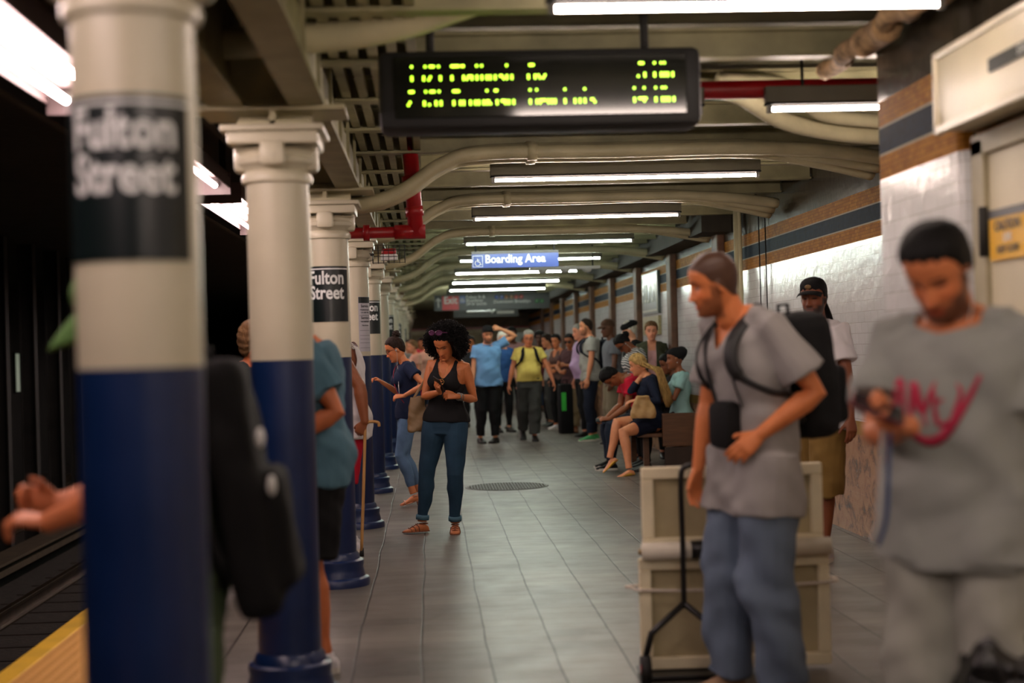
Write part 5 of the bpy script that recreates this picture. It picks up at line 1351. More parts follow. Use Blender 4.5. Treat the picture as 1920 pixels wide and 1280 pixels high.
bm = bmesh.new(); box(bm, -.12, .12, -.09, .09, 0, .82, bev=.04); hard('bag_body', bm, CBLACK, e)
bm = bmesh.new(); box(bm, -.10, -.02, -.096, -.088, .38, .68, bev=.003); newmesh('green_stripe', bm, mat('stripe_green', (60, 190, 70), .5), e, smooth=False)
bm = bmesh.new(); tube(bm, [(-.04, 0, .8), (-.04, 0, .88), (.04, 0, .88), (.04, 0, .8)], .01, 8); newmesh('handle', bm, CBLACK, e)
# 11 --- man in brown cap and grey tee
Y = 21.0; lo = (at(1150, 720, Y).x, Y)
f = Fig(lo, 98, H=1.79, skin=(92, 62, 46), vox=.007, head=(0, 4, 0), armL=((-.25, .1, .86), (-.4, -1, 0)), label='Man in brown cap and slate grey tee with khaki trousers, facing left')
f.cap(cloth('cloth_brown', (84, 60, 46))); f.shirt(cloth('cloth_slate', (106, 110, 116)), sleeve=.28, hem=.84, e=.022, sflare=.02); f.pants(cloth('cloth_stone', (122, 112, 92)), e=.02, wide=.02); f.shoes(LEATH, SOLEB)
# 12 --- person in black beret
Y = 19.9; lo = (at(1190, 720, Y).x, Y)
f = Fig(lo, 92, H=1.74, skin=(206, 160, 140), vox=.008, head=(0, 4, 0), armL=((-.24, .1, .86), (-.4, -1, 0)), label='White haired person in black beret and dark coat, behind the striped shirt')
f.hair(hairm('hair_white', (200, 196, 186)), .012)
bm = bmesh.new()
rings = []
for z, r, dy in ((.02, .080, 0), (.035, .092, 0), (.05, .110, -.010), (.075, .112, -.016), (.10, .096, -.02), (.118, .06, -.02), (.124, .01, -.02)):
    rings.append([f.hp(r*.95*math.cos(a), r*1.12*math.sin(a)+dy, z+.02*math.sin(a)*-1*.6) for a in np.linspace(0, 2*PI, 29)[:-1]])
add_grid(bm, rings); newmesh('beret', bm, CBLACK, f.root)
f.shirt(CBLACK, sleeve=.92, hem=.8, e=.028, folda=.004); f.pants(CBLACK, e=.016); f.shoes(LEATH, SOLEB)
# 13 --- blond woman in olive jacket facing the camera
Y = 18.1; lo = (at(1224, 720, Y).x, Y)
OLV = cloth('cloth_olive', (64, 68, 50))
f = Fig(lo, 172, H=1.70, sex='f', bust=.7, skin=(210, 158, 136), vox=.007, head=(0, 2, 0), label='Fair haired woman in olive jacket over pink top, facing the camera by the wall')
f.hair(HLB, .013)
P, R = f.at(1.3); Mj = (Matrix.Translation(P) @ R.to_4x4()).inverted()
f.shirt(cloth('cloth_pale_pink', (206, 160, 160)), sleeve=0, hem=.9, e=.012, cut=lambda p: (Mj @ p).z > .13 or ((Mj @ p).y > 0 and abs((Mj @ p).x) < .04 and (Mj @ p).z > .07))
f.shirt(OLV, sleeve=.92, hem=.85, e=.026, name='jacket', cut=lambda p: (Mj @ p).y > .03 and abs((Mj @ p).x) < .05+.0*p.z)
f.pants(CBLACK, e=.01); f.shoes(LEATH, SOLEB)
# 14 --- woman in striped shirt, glasses, earphones, head bent
def stripes():
    m, N, L, b = nt('striped_jersey'); tc = N.new('ShaderNodeTexCoord'); sp = N.new('ShaderNodeSeparateXYZ'); L.new(tc.outputs['Object'], sp.inputs[0])
    nz = N.new('ShaderNodeTexNoise'); nz.inputs['Scale'].default_value = 5; L.new(tc.outputs['Object'], nz.inputs['Vector'])
    a = N.new('ShaderNodeMath'); a.operation = 'MULTIPLY_ADD'; a.inputs[1].default_value = .06; L.new(nz.outputs['Fac'], a.inputs[0]); L.new(sp.outputs['Z'], a.inputs[2])
    y = N.new('ShaderNodeMath'); y.operation = 'MULTIPLY_ADD'; y.inputs[1].default_value = -.5; L.new(sp.outputs['Y'], y.inputs[0]); L.new(a.outputs[0], y.inputs[2])
    s = N.new('ShaderNodeMath'); s.operation = 'MULTIPLY'; s.inputs[1].default_value = 36; L.new(y.outputs[0], s.inputs[0])
    fr = N.new('ShaderNodeMath'); fr.operation = 'FRACT'; L.new(s.outputs[0], fr.inputs[0])
    g = N.new('ShaderNodeMath'); g.operation = 'GREATER_THAN'; g.inputs[1].default_value = .5; L.new(fr.outputs[0], g.inputs[0])
    mx = N.new('ShaderNodeMix'); mx.data_type = 'RGBA'; L.new(g.outputs[0], mx.inputs[0]); mx.inputs[6].default_value = (*lin((34, 46, 54)), 1); mx.inputs[7].default_value = (*lin((200, 200, 196)), 1)
    L.new(mx.outputs[2], b.inputs['Base Color']); b.inputs['Roughness'].default_value = .85; return m
Y = 17.5; fa = 95; lo = (at(1196, 720, Y).x, Y); L_, D_ = loc_of(lo, fa)
f = Fig(lo, fa, H=1.62, sex='f', girth=1.12, bust=1.5, skin=(126, 78, 54), vox=.006, head=(8, 38, 0), lean=.08, hunch=.28, armL=(L_(at(1172, 706, Y-.15)), (-.6, -1, -.3), (.1, 1, .1), (0, 0, 1), 'hold'), armR=((.10, .26, 1.02), (1, -1, -.3)),
        label='Woman in black and white striped shirt with glasses and earphones, head bent')
f.hair(HB_, .010); bun(f, HB_, (0, -.115, .02), .045); f.glasses(BLACKP, fr=.004); f.earbuds(f.cf((0, .16, -.1)))
f.shirt(stripes(), sleeve=.3, hem=.84, e=.02, sflare=.012, seed=2, name='striped_shirt', folda=.002); f.pants(CBLACK, e=.01); f.shoes(LEATH, SOLEB)
f.phone(0, 'phone in the hand of the woman in the striped shirt')
# ---- seated on the bench
SZ = .585
# 15 --- blond woman in navy dress, legs crossed
Y = 16.15; fa = 92; lo = (2.44, Y); L_, D_ = loc_of(lo, fa)
f = Fig(lo, fa, H=1.68, sex='f', bust=.9, skin=(206, 150, 118), vox=.0055, pel=(0, 0, SZ), pelrot=-.12, lean=.16, hunch=.22, head=(-14, -2, 0),
        feet=[L_((at(1176, 880, 15.78).x, 15.78, 0))[:2]+(0, 5, -8), L_((at(1140, 858, 16.05).x, 16.05, 0))[:2]+(.10, 0, -38)], knees=[(.1, .3, 1), (-.2, .4, 1)], legg=1.05,
        armL=(L_(at(1193, 750, Y-.26)), (-.6, -.6, -1), (.3, 1, -.2), (-.3, 0, 1), 'relax'), armR=(L_(at(1206, 700, Y-.02)), (.4, .5, -1), (-.1, .1, 1), (0, 1, .2), 'fist'), label='Blond woman in navy dress sitting with crossed legs and gold flats')
f.hair(HBL, .016)
A = f.cf((-.13, -.19, -.02), 1.3)
for q, (r1, r2) in enumerate(((f.hp(-.05, -.02, .105), f.hp(-.075, -.07, .0)), (f.hp(-.07, -.05, .06), f.hp(.05, -.09, -.03)), (f.hp(-.078, -.02, .02), f.hp(-.05, -.09, -.06)))):
    strands(f, HBL, (r1, r2), (f.cf((-.13, -.13, -.16), 1.25), f.cf((.06, -.235, -.12), 1.25)), 110, .0045, seed=q, mids=(f.cf((-.13, -.10, .14), 1.33), f.cf((.05, -.19, .14), 1.33)))
NVD = cloth('cloth_navy_dress', (18, 26, 46))
bm = bmesh.new(); f.torso(bm, .86, 1.46, e=.014)
for i in (0, 1):
    f.armtube(bm, i, 0, .72, e=.012); l = f.leg[i]
    tube(bm, [l['hip'], l['hip'].lerp(l['knee'], .35), l['hip'].lerp(l['knee'], .62)], [.105, .10, .092], 14)
tube(bm, [f.leg[0]['hip'].lerp(f.leg[1]['hip'], .5), (f.leg[0]['hip']+f.leg[0]['knee']+f.leg[1]['hip']+f.leg[1]['knee'])/4], [.10, .085], 12)
f.garment('dress', bm, NVD, .003, 2)
GOLD = mat('gold_leather', (206, 164, 70), .3, metal=.7); f.shoes(GOLD, None, 'flat', name='ballet_flat')
handbag('handbag', at(1206, 763, Y-.30), .30, .24, .12, mat('bag_gold', (176, 140, 88), .5, var=.2, bump=.3, bscale=60), 'soft gold handbag on the lap of the blond woman', rz=0, top=.5)
# 16 --- woman with black headwrap, mint tee
Y = 16.35; fa = 88; lo = (2.80, Y)
f = Fig(lo, fa, H=1.66, sex='f', bust=.9, skin=(122, 78, 54), vox=.006, pel=(0, 0, SZ+.03), pelrot=-.1, lean=.02, hunch=.1, head=(4, -3, 0), feet=[(-.09, .42, 0, 0), (.1, .40, 0, 0)], knees=[(0, .3, 1), (0, .3, 1)],
        armL=((.0, .20, .86), (-1, -.4, -.5), (1, .2, 0)), armR=((-.06, .22, .80), (1, -.4, -.4), (-1, .2, 0)), label='Woman in mint tee with black headwrap sitting against the tiled wall')
MINT = cloth('cloth_mint', (146, 186, 184)); f.shirt(MINT, sleeve=.26, hem=.92, e=.016, sflare=.014, folda=.004); f.pants(CBLACK, e=.01); f.shoes(LEATH, SOLEB)
f.hair(CBLACK, lambda P: .016+.055*sst(-.02, -.10, P[..., 1])*sst(-.02, .06, P[..., 2]), hl=lambda y: np.interp(y, [-.1, -.03, .03, .09], [-.03, .0, .045, .062]), rough=.0, name='headwrap')
bm = bmesh.new()
for sx in (-1, 1): bmesh.ops.create_icosphere(bm, subdivisions=2, radius=.006, matrix=Matrix.Translation(f.hp(sx*.078, -.01, -.045)))
newmesh('earring', bm, WHITEE, f.root)
# 17 --- man in red tee bent over his phone
Y = 16.82; fa = 95; lo = (2.46, Y); L_, D_ = loc_of(lo, fa)
f = Fig(lo, fa, H=1.74, skin=(136, 88, 60), vox=.006, pel=(0, 0, SZ), pelrot=.1, lean=.62, hunch=.22, head=(0, 30, 0), feet=[L_((2.02, 16.62, 0))[:2]+(0, 0), L_((2.05, 17.0, 0))[:2]+(0, 0)], knees=[(0, .3, 1), (0, .3, 1)],
        armL=(L_((2.04, 16.68, .58)), (-.3, -.5, -1), D_((-1, .1, .05)), D_((0, -.5, .8)), 'hold'), armR=(L_((2.02, 16.84, .58)), (.3, -.5, -1), D_((-1, -.1, .05)), D_((0, .5, .8)), 'hold'), label='Dark haired man in red tee bending over a phone on the bench')
f.hair(HB_, .018); f.shirt(cloth('cloth_red', (190, 22, 50)), sleeve=.25, hem=.92, e=.016, sflare=.012); f.pants(cloth('denim_ink', (28, 38, 54)), e=.014, wide=.01); f.shoes(CBLACK, SOLEW)
f.phone(0, 'phone held low by the man in the red tee')
# 18 --- dark haired person sitting behind
f = Fig((2.84, 17.0), 95, H=1.62, sex='f', bust=.7, skin=(110, 72, 52), vox=.009, pel=(0, 0, SZ), pelrot=-.1, head=(0, 20, 0), feet=[(-.09, .40, 0, 0), (.1, .40, 0, 0)], knees=[(0, .3, 1), (0, .3, 1)], armL=((-.06, .26, .75),), armR=((.06, .26, .75),),
        label='Person with black bun and dark jacket, mostly hidden behind the blond woman')
f.hair(HB_, .012); bun(f, HB_, (0, -.07, .11), .042); f.shirt(CBLACK, sleeve=.9, hem=.92, e=.022); f.pants(CBLACK, e=.012); f.shoes(LEATH, SOLEB)
# 19 --- man in white tee and cap by the tiled wall
Y = 9.3; fa = 118; lo = (at(1540, 850, Y).x, Y); L_, D_ = loc_of(lo, fa)
f = Fig(lo, fa, H=1.79, girth=1.05, skin=(112, 68, 46), vox=.005, head=(28, -2, 0), beard=.9, haircol=(16, 12, 10), feet=[(-.09, .10, 0, 25), (.10, -.06, 0, -5)], side=.0, lean=-.03,
        armL=((-.30, .02, .88), (-.6, -1, 0)), armR=((.26, .1, .86),), label='Bearded man in white tee, black cap and khaki shorts standing by the tiled wall')
f.hair(HB_, .008); f.cap(CBLACK, blen=.08)
bm = bmesh.new(); bmesh.ops.create_icosphere(bm, subdivisions=2, radius=1, matrix=f.HM @ Matrix.Translation((0, .095, .075)) @ Matrix.Diagonal((.022, .005, .014, 1))); newmesh('cap_badge', bm, mat('badge_gold', (120, 92, 50), .5), f.root)
f.shirt(CWHITE, sleeve=.32, hem=.80, e=.030, sflare=.028, eb=.012, folda=.006, seed=1, name='tee', vox=.006); f.pants(cloth('cloth_khaki_olive', (118, 92, 46)), length=.60, e=.03, wide=.025, folda=.006, name='shorts', waist=.98)
f.shoes(CWHITE, SOLEW)
rng = random.Random(4); bm = bmesh.new()
for k in range(16):
    a = f.hp(-.05+.1*k/15, -.085, -.03); tube(bm, curve_pts([a, a+Vector((rng.uniform(-.02, .02), -.03, -.08)), a+Vector((rng.uniform(-.03, .03), -.05, -.18-rng.uniform(0, .04)))], 5), .009, 7)
newmesh('dreadlocks', bm, HB_, f.root)
# 20 --- man in grey tee, hand on hip, foreground
Y = 5.65; fa = 114; lo = (at(1420, 960, Y).x, Y); L_, D_ = loc_of(lo, fa)
f = Fig(lo, fa, H=1.79, girth=1.0, skin=(190, 120, 78), vox=.005, head=(-26, -3, 0), lean=.13, hunch=.24, beard=.6, buzz=.95, haircol=(44, 30, 22), armg=1.1, headf=.02,
        feet=feetlr(L_, (at(1462, 1290, Y-.1).x, Y-.1), (at(1358, 1290, Y+.12).x, Y+.12), 85, 95, face=fa),
        armL=(L_(at(1428, 812, Y-.18)), L_ and D_((1, -.1, .45)), D_((-.75, .0, -.6)), D_((-.2, -1, .3)), 'relax'), armR=((.24, .12, .84),), label='Man in grey tee with cropped hair and black backpack, hand on hip, facing left')
TEE = cloth('cloth_mid_grey', (144, 140, 139), bump=.2)
def vcut(f, w=.05, z0=.06, top=.145):
    P, R = f.at(1.3); M = (Matrix.Translation(P) @ R.to_4x4() @ Matrix.Scale(f.S, 4)).inverted()
    def cut(p):
        q = M @ p
        if q.z > top+.02*(q.y < 0): return abs(q.x) < .085
        return q.y > .02 and q.z > z0+(abs(q.x)/w)*(top-z0)
    return cut
f.shirt(TEE, sleeve=.36, hem=.71, e=.022, flare=.005, sflare=.026, folda=.006, seed=5, name='tee', vox=.006, cut=vcut(f, .07, .06))
f.pants(cloth('cloth_blue_grey', (98, 112, 132), var=.1), e=.028, wide=.028, folda=.009, length=.99, seed=4, fsc=.8); f.shoes(mat('suede_tan', (150, 120, 92), .8), SOLEW)
f.backpack(CBLACK, .50, .30, .20, 'black backpack on the man with cropped hair and hand on hip', strapm=mat('strap_black', (24, 24, 26), .6))
e = empty('camera_pouch', f.root.location, f.root.rotation_euler[2], 'black camera pouch hanging from a neck strap on the foreground man', 'camera bag')
c = f.cf((-.01, .165, -.22)); bm = bmesh.new(); box(bm, c.x-.07, c.x+.07, c.y-.045, c.y+.045, c.z-.10, c.z+.085, bev=.032); hard('pouch', bm, CBLACK, e)
bm = bmesh.new(); P = [c+Vector((-.08, -.02, .06)), f.cf((-.075, .145, .0)), f.cf((-.075, .10, .13)), f.cf((-.05, -.07, .185)), f.cf((.05, -.07, .185)), f.cf((.075, .10, .13)), f.cf((.075, .145, .0)), c+Vector((.08, -.02, .06))]
tube(bm, curve_pts(P, 6), [(.008, .003)]*43, 8); newmesh('neck_strap', bm, MATS['strap_black'], e)
fore = f
# 21 --- man in grey tee looking at his phone, right foreground
Y = 3.8; fa = 140; lo = (at(1800, 900, Y).x, Y); L_, D_ = loc_of(lo, fa)
f = Fig(lo, fa, H=1.72, girth=1.1, skin=(176, 112, 76), vox=.005, head=(-2, 30, 0), hunch=.14, beard=.8, haircol=(22, 16, 14), armg=1.1,
        armR=(L_(at(1706, 798, Y-.24)), D_((-.35, -.1, -1)), D_((-.9, -.1, .22)), D_((-.1, .6, -.8)), 'hold'), armL=(L_(at(1884, 1030, Y-.10)), (-.7, -.6, 0), (-.05, .15, -1), None, 'grip'),
        label='Bearded man in grey tee with red print looking at a phone, right foreground')
f.hair(HB_, .014, rough=.0008)
TEE2 = cloth('cloth_heather_grey', (134, 136, 132), bump=.2)
so = f.shirt(TEE2, sleeve=.34, hem=.80, e=.024, sflare=.030, eb=.012, folda=.005, seed=7, name='tee', vox=.006, cut=vcut(f, .075, .125))
f.pants(cloth('cloth_light_grey', (146, 146, 138)), e=.024, wide=.02, folda=.006); f.shoes(CWHITE, SOLEW); f.earbuds(f.cf((.02, .15, -.1)))
f.phone(1, 'dark red phone held up by the bearded man in the right foreground', mat('phone_red', (90, 16, 22), .3), off=(0, .10, -.03), rot=.3)
bvh = BVHTree.FromPolygons([v.co.copy() for v in so.data.vertices], [tuple(p.vertices) for p in so.data.polygons])
P0, R0_ = f.at(1.24); bm = bmesh.new()
def stroke(pts, w):
    pp = []
    for x, z in [tuple(q)[:2] for q in curve_pts([(a, b, 0) for a, b in pts], 8)]:
        o_ = P0+R0_ @ Vector((x, .5, z)); h = bvh.ray_cast(o_, R0_ @ Vector((0, -1, 0)))
        if h[0] is not None: pp.append((h[0]+h[1]*.002, h[1]))
    if len(pp) > 2:
        rings = []
        for k, (p, n_) in enumerate(pp):
            t = (pp[min(k+1, len(pp)-1)][0]-pp[max(k-1, 0)][0]).normalized(); sd = t.cross(n_).normalized(); ww = w*(.35+.65*math.sin(PI*min(1, (k+1)/len(pp))))
            rings.append([p+sd*ww, p+n_*.0012, p-sd*ww, p-n_*.001])
        add_grid(bm, rings)
for pts, w in (([(.13, -.06), (.10, .06), (.085, -.05)], .009), ([(.115, .0), (.09, .01)], .006), ([(.075, -.06), (.055, .05), (.03, -.06)], .009), ([(.07, .055), (.04, -.02), (.0, .055)], .008), ([(.005, .04), (.0, -.05), (-.03, -.045)], .007), ([(.01, .0), (-.02, .01)], .006),
               ([(.09, -.07), (.02, -.10), (-.04, -.05), (-.11, .07)], .014), ([(-.03, -.06), (-.06, .02), (-.05, .05)], .006)): stroke(pts, w)
newmesh('shirt_print', bm, mat('print_crimson', (170, 30, 66), .6), so)
wr = f.world(f.arm[0]['wr']); e = empty('plastic_bag', (wr.x, wr.y, wr.z-.10), .5, 'black plastic carrier bag in the left hand of the bearded man at right', 'bag')
bm = bmesh.new(); rings = []
for k, (r_, z_) in enumerate(((.012, .03), (.02, -.02), (.06, -.08), (.12, -.17), (.15, -.28), (.14, -.38), (.09, -.43), (.02, -.44))):
    rings.append([Vector((r_*1.15*math.cos(a)*(1+.12*math.sin(5*a+k)), r_*.8*math.sin(a)*(1+.12*math.cos(4*a+k*2)), z_)) for a in np.linspace(0, 2*PI, 33)[:-1]])
add_grid(bm, rings); newmesh('bag_body', bake(bm, .007, 1, folds(.0035, 1, sc=1.7)), mat('black_polythene', (10, 10, 11), .22, bump=.4, bscale=30), e)
bm = bmesh.new()
for sx in (-1, 1): tube(bm, curve_pts([(sx*.03, 0, -.04), (sx*.035, 0, .02), (0, sx*.01, .045), (-sx*.02, 0, .0)], 5), .006, 7)
newmesh('handles', bm, MATS['black_polythene'], e)
# blue lanyard hanging below his phone hand
e = empty('lanyard', f.root.location, f.root.rotation_euler[2], 'pale and blue cord hanging from the phone hand of the bearded man', 'cord')
w = f.arm[1]['wr']+f.arm[1]['M'].to_3x3() @ Vector((0, .06, -.02))
for dx, m_, nm_ in ((0, mat('cord_blue', (60, 84, 130), .6), 'blue_cord'), (.018, WHITEE, 'white_cord')):
    bm = bmesh.new(); tube(bm, curve_pts([w+Vector((dx, 0, 0)), w+Vector((dx+.03, -.05, -.12)), w+Vector((dx+.06, -.1, -.26)), w+Vector((dx+.10, -.14, -.34))], 6), .006, 7); newmesh(nm_, bm, m_, e)
# 22 --- person in green cap and big black backpack behind the nearest column
Y = 3.85; fa = 92; lo = (-.68, Y); L_, D_ = loc_of(lo, fa)
f = Fig(lo, fa, H=1.66, girth=1.1, skin=(186, 118, 84), vox=.006, head=(0, 16, 0), hunch=.20, lean=.04, armL=(L_((-.965, Y-.10, 1.0)), (0, -.3, -1), D_((-1, .05, .15)), D_((0, -.3, 1)), 'hold'), armR=(L_((-.98, Y+.08, 1.03)), (0, -.3, -1), D_((-.9, -.3, .2)), None, 'hold'),
        armg=1.2, label='Person in green cap and green trousers behind the nearest column, hands held out')
GRN = cloth('cloth_green', (86, 122, 66)); f.hair(HDB, .01); f.cap(GRN, blen=.12, tilt=.25)
f.shirt(cloth('cloth_dark_olive', (52, 58, 46)), sleeve=.28, hem=.84, e=.022); f.pants(cloth('cloth_moss', (66, 80, 56)), e=.05, wide=.05, folda=.008); f.shoes(LEATH, SOLEB)
bp = f.backpack(cloth('cloth_pitch', (9, 9, 10)), .66, .36, .12, 'big black backpack in the gap between the two nearest columns', drop=.09, tiltx=-.12)
for y_, z_ in ((-.25, 1.20), (-.275, 1.08)):
    bm = bmesh.new(); bmesh.ops.create_icosphere(bm, subdivisions=2, radius=1, matrix=Matrix.Translation((-.188, y_, z_)) @ Matrix.Diagonal((.012, .012, .026, 1)))
    newmesh('pale_patch', bm, WHITEE, bp)
# 23 --- brown haired person past the second column
Y = 9.0; lo = (at(470, 800, Y).x, Y)
f = Fig(lo, -125, H=1.60, sex='f', bust=.6, skin=(200, 124, 88), vox=.007, head=(0, 4, 0), label='Brown haired person half hidden behind the left side of the second column')
f.hair(HLB, .028, rough=.005, hl=lambda y: np.interp(y, [-.08, -.02, .02, .05, .08], [-.11, -.10, -.05, .04, .065])); f.shirt(cloth('cloth_graphite', (40, 44, 46)), sleeve=.3, hem=.86, e=.02); f.pants(CBLACK, e=.012); f.shoes(LEATH, SOLEB)
# 24 --- man in teal tee and black shorts
Y = 6.62; fa = 88; lo = (at(594, 900, Y).x, Y); L_, D_ = loc_of(lo, fa)
f = Fig(lo, fa, H=1.72, girth=1.08, belly=.02, skin=(178, 108, 72), vox=.005, head=(0, 8, 0), hunch=.26, lean=.05, legg=1.12, armg=1.15, feet=[(-.10, .0, 0, 6), (.12, .06, 0, -6)],
        armL=(L_(at(538, 826, Y-.22)), (-.1, -1, -.8), D_((-1, 0, .1)), D_((0, -.6, .8)), 'hold'), armR=((.1, .30, 1.04), (1, -.6, -.5)), label='Man in teal tee and black shorts behind the second column')
f.hair(HB_, .01); f.shirt(cloth('cloth_teal', (74, 108, 124), bump=.2), sleeve=.34, hem=.82, e=.024, eb=.012, sflare=.024, folda=.006, seed=9, name='tee', vox=.006)
f.pants(CBLACK, length=.46, e=.03, wide=.03, name='shorts', folda=.006); f.shoes(CWHITE, SOLEW)
# 25 --- person in white tank top and red shorts with a cane
Y = 10.55; fa = 92; lo = (at(654, 850, Y).x, Y); L_, D_ = loc_of(lo, fa)
f = Fig(lo, fa, H=1.74, girth=1.12, skin=(122, 76, 50), vox=.006, head=(0, 10, 0), lean=.16, hunch=.34, armg=1.2, armL=(L_(at(684, 790, Y-.26)), D_((1, -.3, .2)), (.1, .5, -1), None, 'grip'), label='Person in white sleeveless top and red shorts between third and fourth columns')
f.hair(HB_, .01); f.shirt(CWHITE, sleeve=0, hem=.80, e=.024, flare=.02, folda=.005, cut=tank(.06, .14, .13)(f), name='tank_top'); f.pants(cloth('cloth_scarlet', (176, 18, 44)), length=.50, e=.03, wide=.02, name='shorts'); f.shoes(CWHITE, SOLEW)
hw = f.world(f.arm[0]['wr']); gp = at(678, 1035, Y-.35)
e = empty('walking_cane', (gp.x, gp.y, 0), 0, 'light wooden walking cane with black rubber tip by the fourth column', 'cane')
tp = Vector((hw.x-gp.x, hw.y-gp.y, .86))
bm = bmesh.new(); tube(bm, curve_pts([(0, 0, .04), tp*.5, tp, tp+Vector((0, 0, .04)), tp+Vector((.03, 0, .065)), tp+Vector((.09, 0, .06)), tp+Vector((.10, 0, .03))], 5), .011, 10); newmesh('shaft', bm, mat('cane_wood', (176, 132, 76), .45), e)
bm = bmesh.new(); tube(bm, [(0, 0, 0), tp.normalized()*.06], [.017, .013], 10); newmesh('rubber_tip', bm, SOLEB, e)
# ---- background people far down the platform
def extra(px, Yd, face, H, sex, skin, hairmat, top, legs, label, sleeve=.28, **k):
    lo = (at(px, 700, Yd).x, Yd); f = Fig(lo, face, H=H, sex=sex, skin=skin, vox=.011, label=label, head=k.get('head', (0, 3, 0)), girth=k.get('g', 1.), bust=.7 if sex == 'f' else 0, feet=k.get('feet'), armL=k.get('armL'), armR=k.get('armR'))
    f.hair(hairmat, k.get('ht', .016)); f.shirt(top, sleeve=sleeve, hem=.86, e=.018); f.pants(legs, e=.012); f.shoes(k.get('sh', LEATH), SOLEB)
    return f
ROSE = cloth('cloth_dusty_rose', (140, 104, 104)); WINE = cloth('cloth_wine', (88, 40, 44)); BLU = cloth('cloth_mid_blue', (46, 84, 140)); PCH = cloth('cloth_peach', (196, 150, 130))
extra(962, 26.2, 176, 1.80, 'm', (80, 52, 40), HB_, ROSE, CBLACK, 'Tall dark haired person in dusty rose shirt between blue polo and yellow polo', sleeve=.9)
extra(942, 25., 200, 1.70, 'm', (206, 160, 140), MATS['hair_white'], BLU, CBLACK, 'White haired person in blue behind the raised arm of the man in blue polo')
extra(1014, 27, 170, 1.72, 'f', (70, 48, 38), HB_, WINE, CBLACK, 'Dark haired woman in wine top just behind the older man in yellow', ht=.035)
extra(884, 27, 170, 1.66, 'm', SKM, HB_, cloth('cloth_graphite', (0, 0, 0)), CBLACK, 'Person in dark clothes between the woman in black and blue polo')
extra(780, 27.5, 110, 1.62, 'f', SKL, HLB, PCH, DENIM, 'Fair haired woman in peach top left of the curly haired woman')
extra(768, 30, 160, 1.66, 'f', SKL, HDB, GP, DENIM, 'Woman in pale grey top far down by the columns')
extra(801, 31, 200, 1.66, 'f', SKL, HDB, PCH, CBLACK, 'Woman in peach top half hidden behind curly hair far down')
extra(792, 36, 170, 1.74, 'm', SKM, HB_, MATS['cloth_red'], DENIM, 'Person in red top far down the platform by the columns')
extra(1022, 33, 175, 1.74, 'm', SKM, HB_, WINE, DENIM, 'Person in wine top far behind the older man in yellow')
extra(1020, 36, 120, 1.76, 'm', SKL, HDB, CWHITE, DENIM, 'Person in white tee far along the right wall')
extra(985, 38, 180, 1.70, 'm', SKM, HB_, CBLACK, DENIM, 'Person in black tee far down behind the yellow polo')
extra(930, 40, 190, 1.70, 'f', SKL, HLB, ROSE, DENIM, 'Fair haired person in dusty rose far down the middle')
extra(866, 36, 180, 1.72, 'm', SKM, HDB, GP, CBLACK, 'Person in pale grey tee far down left of blue polo')
# ================================================================ CART OF CANVASES
CANV = mat('canvas_cream', (222, 212, 180), .8, var=.1, bump=.25, bscale=150); CANVB = mat('canvas_back', (172, 160, 126), .85, var=.12, bump=.3, bscale=120); WOODP = mat('stretcher_wood', (150, 128, 90), .6, var=.15)
def canvas(cx, cy, cz, w, h, rz, label, t=.045):
    e = empty('stretched_canvas', (cx, cy, cz), rz, label, 'canvas', 'stretched canvases strapped on the cart')
    bm = bmesh.new()
    b = .05
    for a in ((-w/2, w/2, h-b, h), (-w/2, w/2, 0, b), (-w/2, -w/2+b, b, h-b), (w/2-b, w/2, b, h-b)): box(bm, a[0], a[1], -t/2, t/2, a[2], a[3], bev=.006)
    newmesh('wrapped_frame', bm, CANV, e, smooth=False)
    bm = bmesh.new(); box(bm, -w/2+.04, w/2-.04, .008, .014, .04, h-.04); newmesh('canvas_back', bm, CANVB, e, smooth=False)
    bm = bmesh.new(); box(bm, -w/2+b-.01, w/2-b+.01, -.012, .008, h*.5-.02, h*.5+.02); newmesh('cross_bar', bm, WOODP, e, smooth=False) if h > .7 else bm.free()
    return e
Yc = 6.18
x0 = at(1204, 960, Yc).x; x1 = at(1540, 960, Yc).x
canvas((x0+x1)/2, Yc, .535, x1-x0, .35, -.03, 'upper cream canvas on the cart, back side to the camera')
canvas((x0+x1)/2, Yc, .03, x1-x0+.04, .47, -.03, 'lower larger cream canvas on the cart, back side to the camera')
canvas((x0+x1)/2+.02, Yc+.055, .535, x1-x0-.03, .34, -.03, 'upper canvas stacked right behind the front one on the cart')
canvas((x0+x1)/2+.01, Yc+.055, .03, x1-x0, .48, -.03, 'lower canvas stacked right behind the front one on the cart')
e = empty('canvas_roll', ((x0+x1)/2, Yc-.045, .535), -.03, 'long roll of cream canvas lying across the cart between the stretched canvases', 'canvas roll')
bm = bmesh.new(); tube(bm, [(-(x1-x0)/2-.01, 0, 0), ((x1-x0)/2+.02, 0, 0)], .037, 20); newmesh('roll', bm, mat('canvas_white', (206, 200, 182), .7, bump=.15), e)
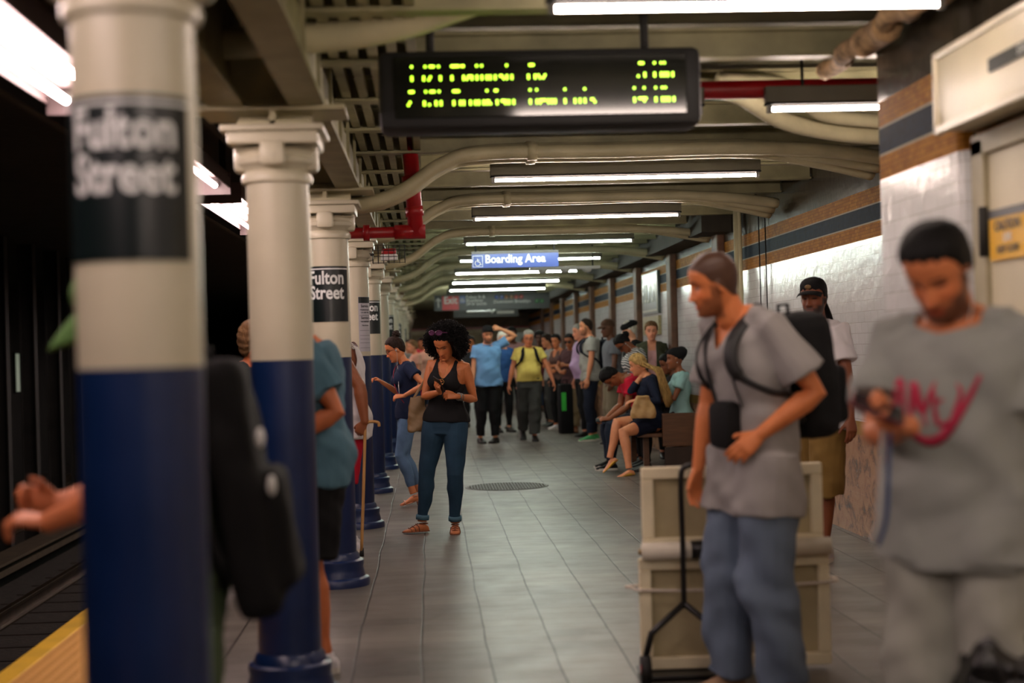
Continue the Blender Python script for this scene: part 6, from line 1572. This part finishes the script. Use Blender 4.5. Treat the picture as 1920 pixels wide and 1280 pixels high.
for sx in (-1, 1):
    bm = bmesh.new(); tube(bm, [(sx*((x1-x0)/2+.012)-.001, 0, 0), (sx*((x1-x0)/2+.012)+.012*sx, 0, 0)], .012, 12); newmesh('core', bm, WOODP, e)
bm = bmesh.new(); tube(bm, [(-.19, 0, 0), (-.10, 0, 0)], .039, 20); newmesh('black_tape', bm, BLACKP, e)
e = empty('hand_cart', ((x0+x1)/2-.17, Yc-.09, 0), -.03, 'black folding hand cart carrying the stretched canvases', 'cart')
bm = bmesh.new(); tube(bm, curve_pts([(.03, 0, .90), (-.04, 0, .89), (-.06, 0, .84), (-.06, 0, .6), (-.062, 0, .3)], 6), .012, 10); newmesh('pole', bm, BLACKP, e)
for s_ in (-1, 1):
    bm = bmesh.new(); tube(bm, [(-.062, 0, .32), (-.062+s_*.14, 0, .2), (-.062+s_*.17, 0, .09)], .014, 10); newmesh('strut', bm, BLACKP, e)
    bm = bmesh.new(); tube(bm, [(-.062+s_*.17-.02, -.02, .055), (-.062+s_*.17+.02, -.02, .055)], .055, 20); w_ = newmesh('wheel', bm, SOLEB, e)
    bm = bmesh.new(); tube(bm, [(-.062+s_*.17-.022, -.02, .055), (-.062+s_*.17+.022, -.02, .055)], .02, 12); newmesh('hub', bm, mat('hub_red', (130, 24, 24), .4), w_)
bm = bmesh.new(); box(bm, -.25, .12, -.03, .2, .012, .026, bev=.004); newmesh('toe_plate', bm, BLACKP, e, smooth=False)
e = empty('tie_rope', ((x0+x1)/2, Yc, .37), -.03, 'pale rope tied around the lower canvases', 'rope')
W2 = (x1-x0)/2+.035; bm = bmesh.new(); P = [(-W2, -.03, .0), (-W2*.5, -.036, -.006), (0, -.036, -.004), (W2*.5, -.036, .004), (W2, -.03, .012), (W2+.01, .03, .012), (W2, .09, .01), (0, .095, 0), (-W2, .09, 0), (-W2-.01, .03, 0), (-W2, -.03, 0)]
tube(bm, curve_pts(P, 8), .0065, 8); newmesh('rope', bm, mat('rope_white', (200, 190, 176), .8, bump=.8, bscale=90), e)
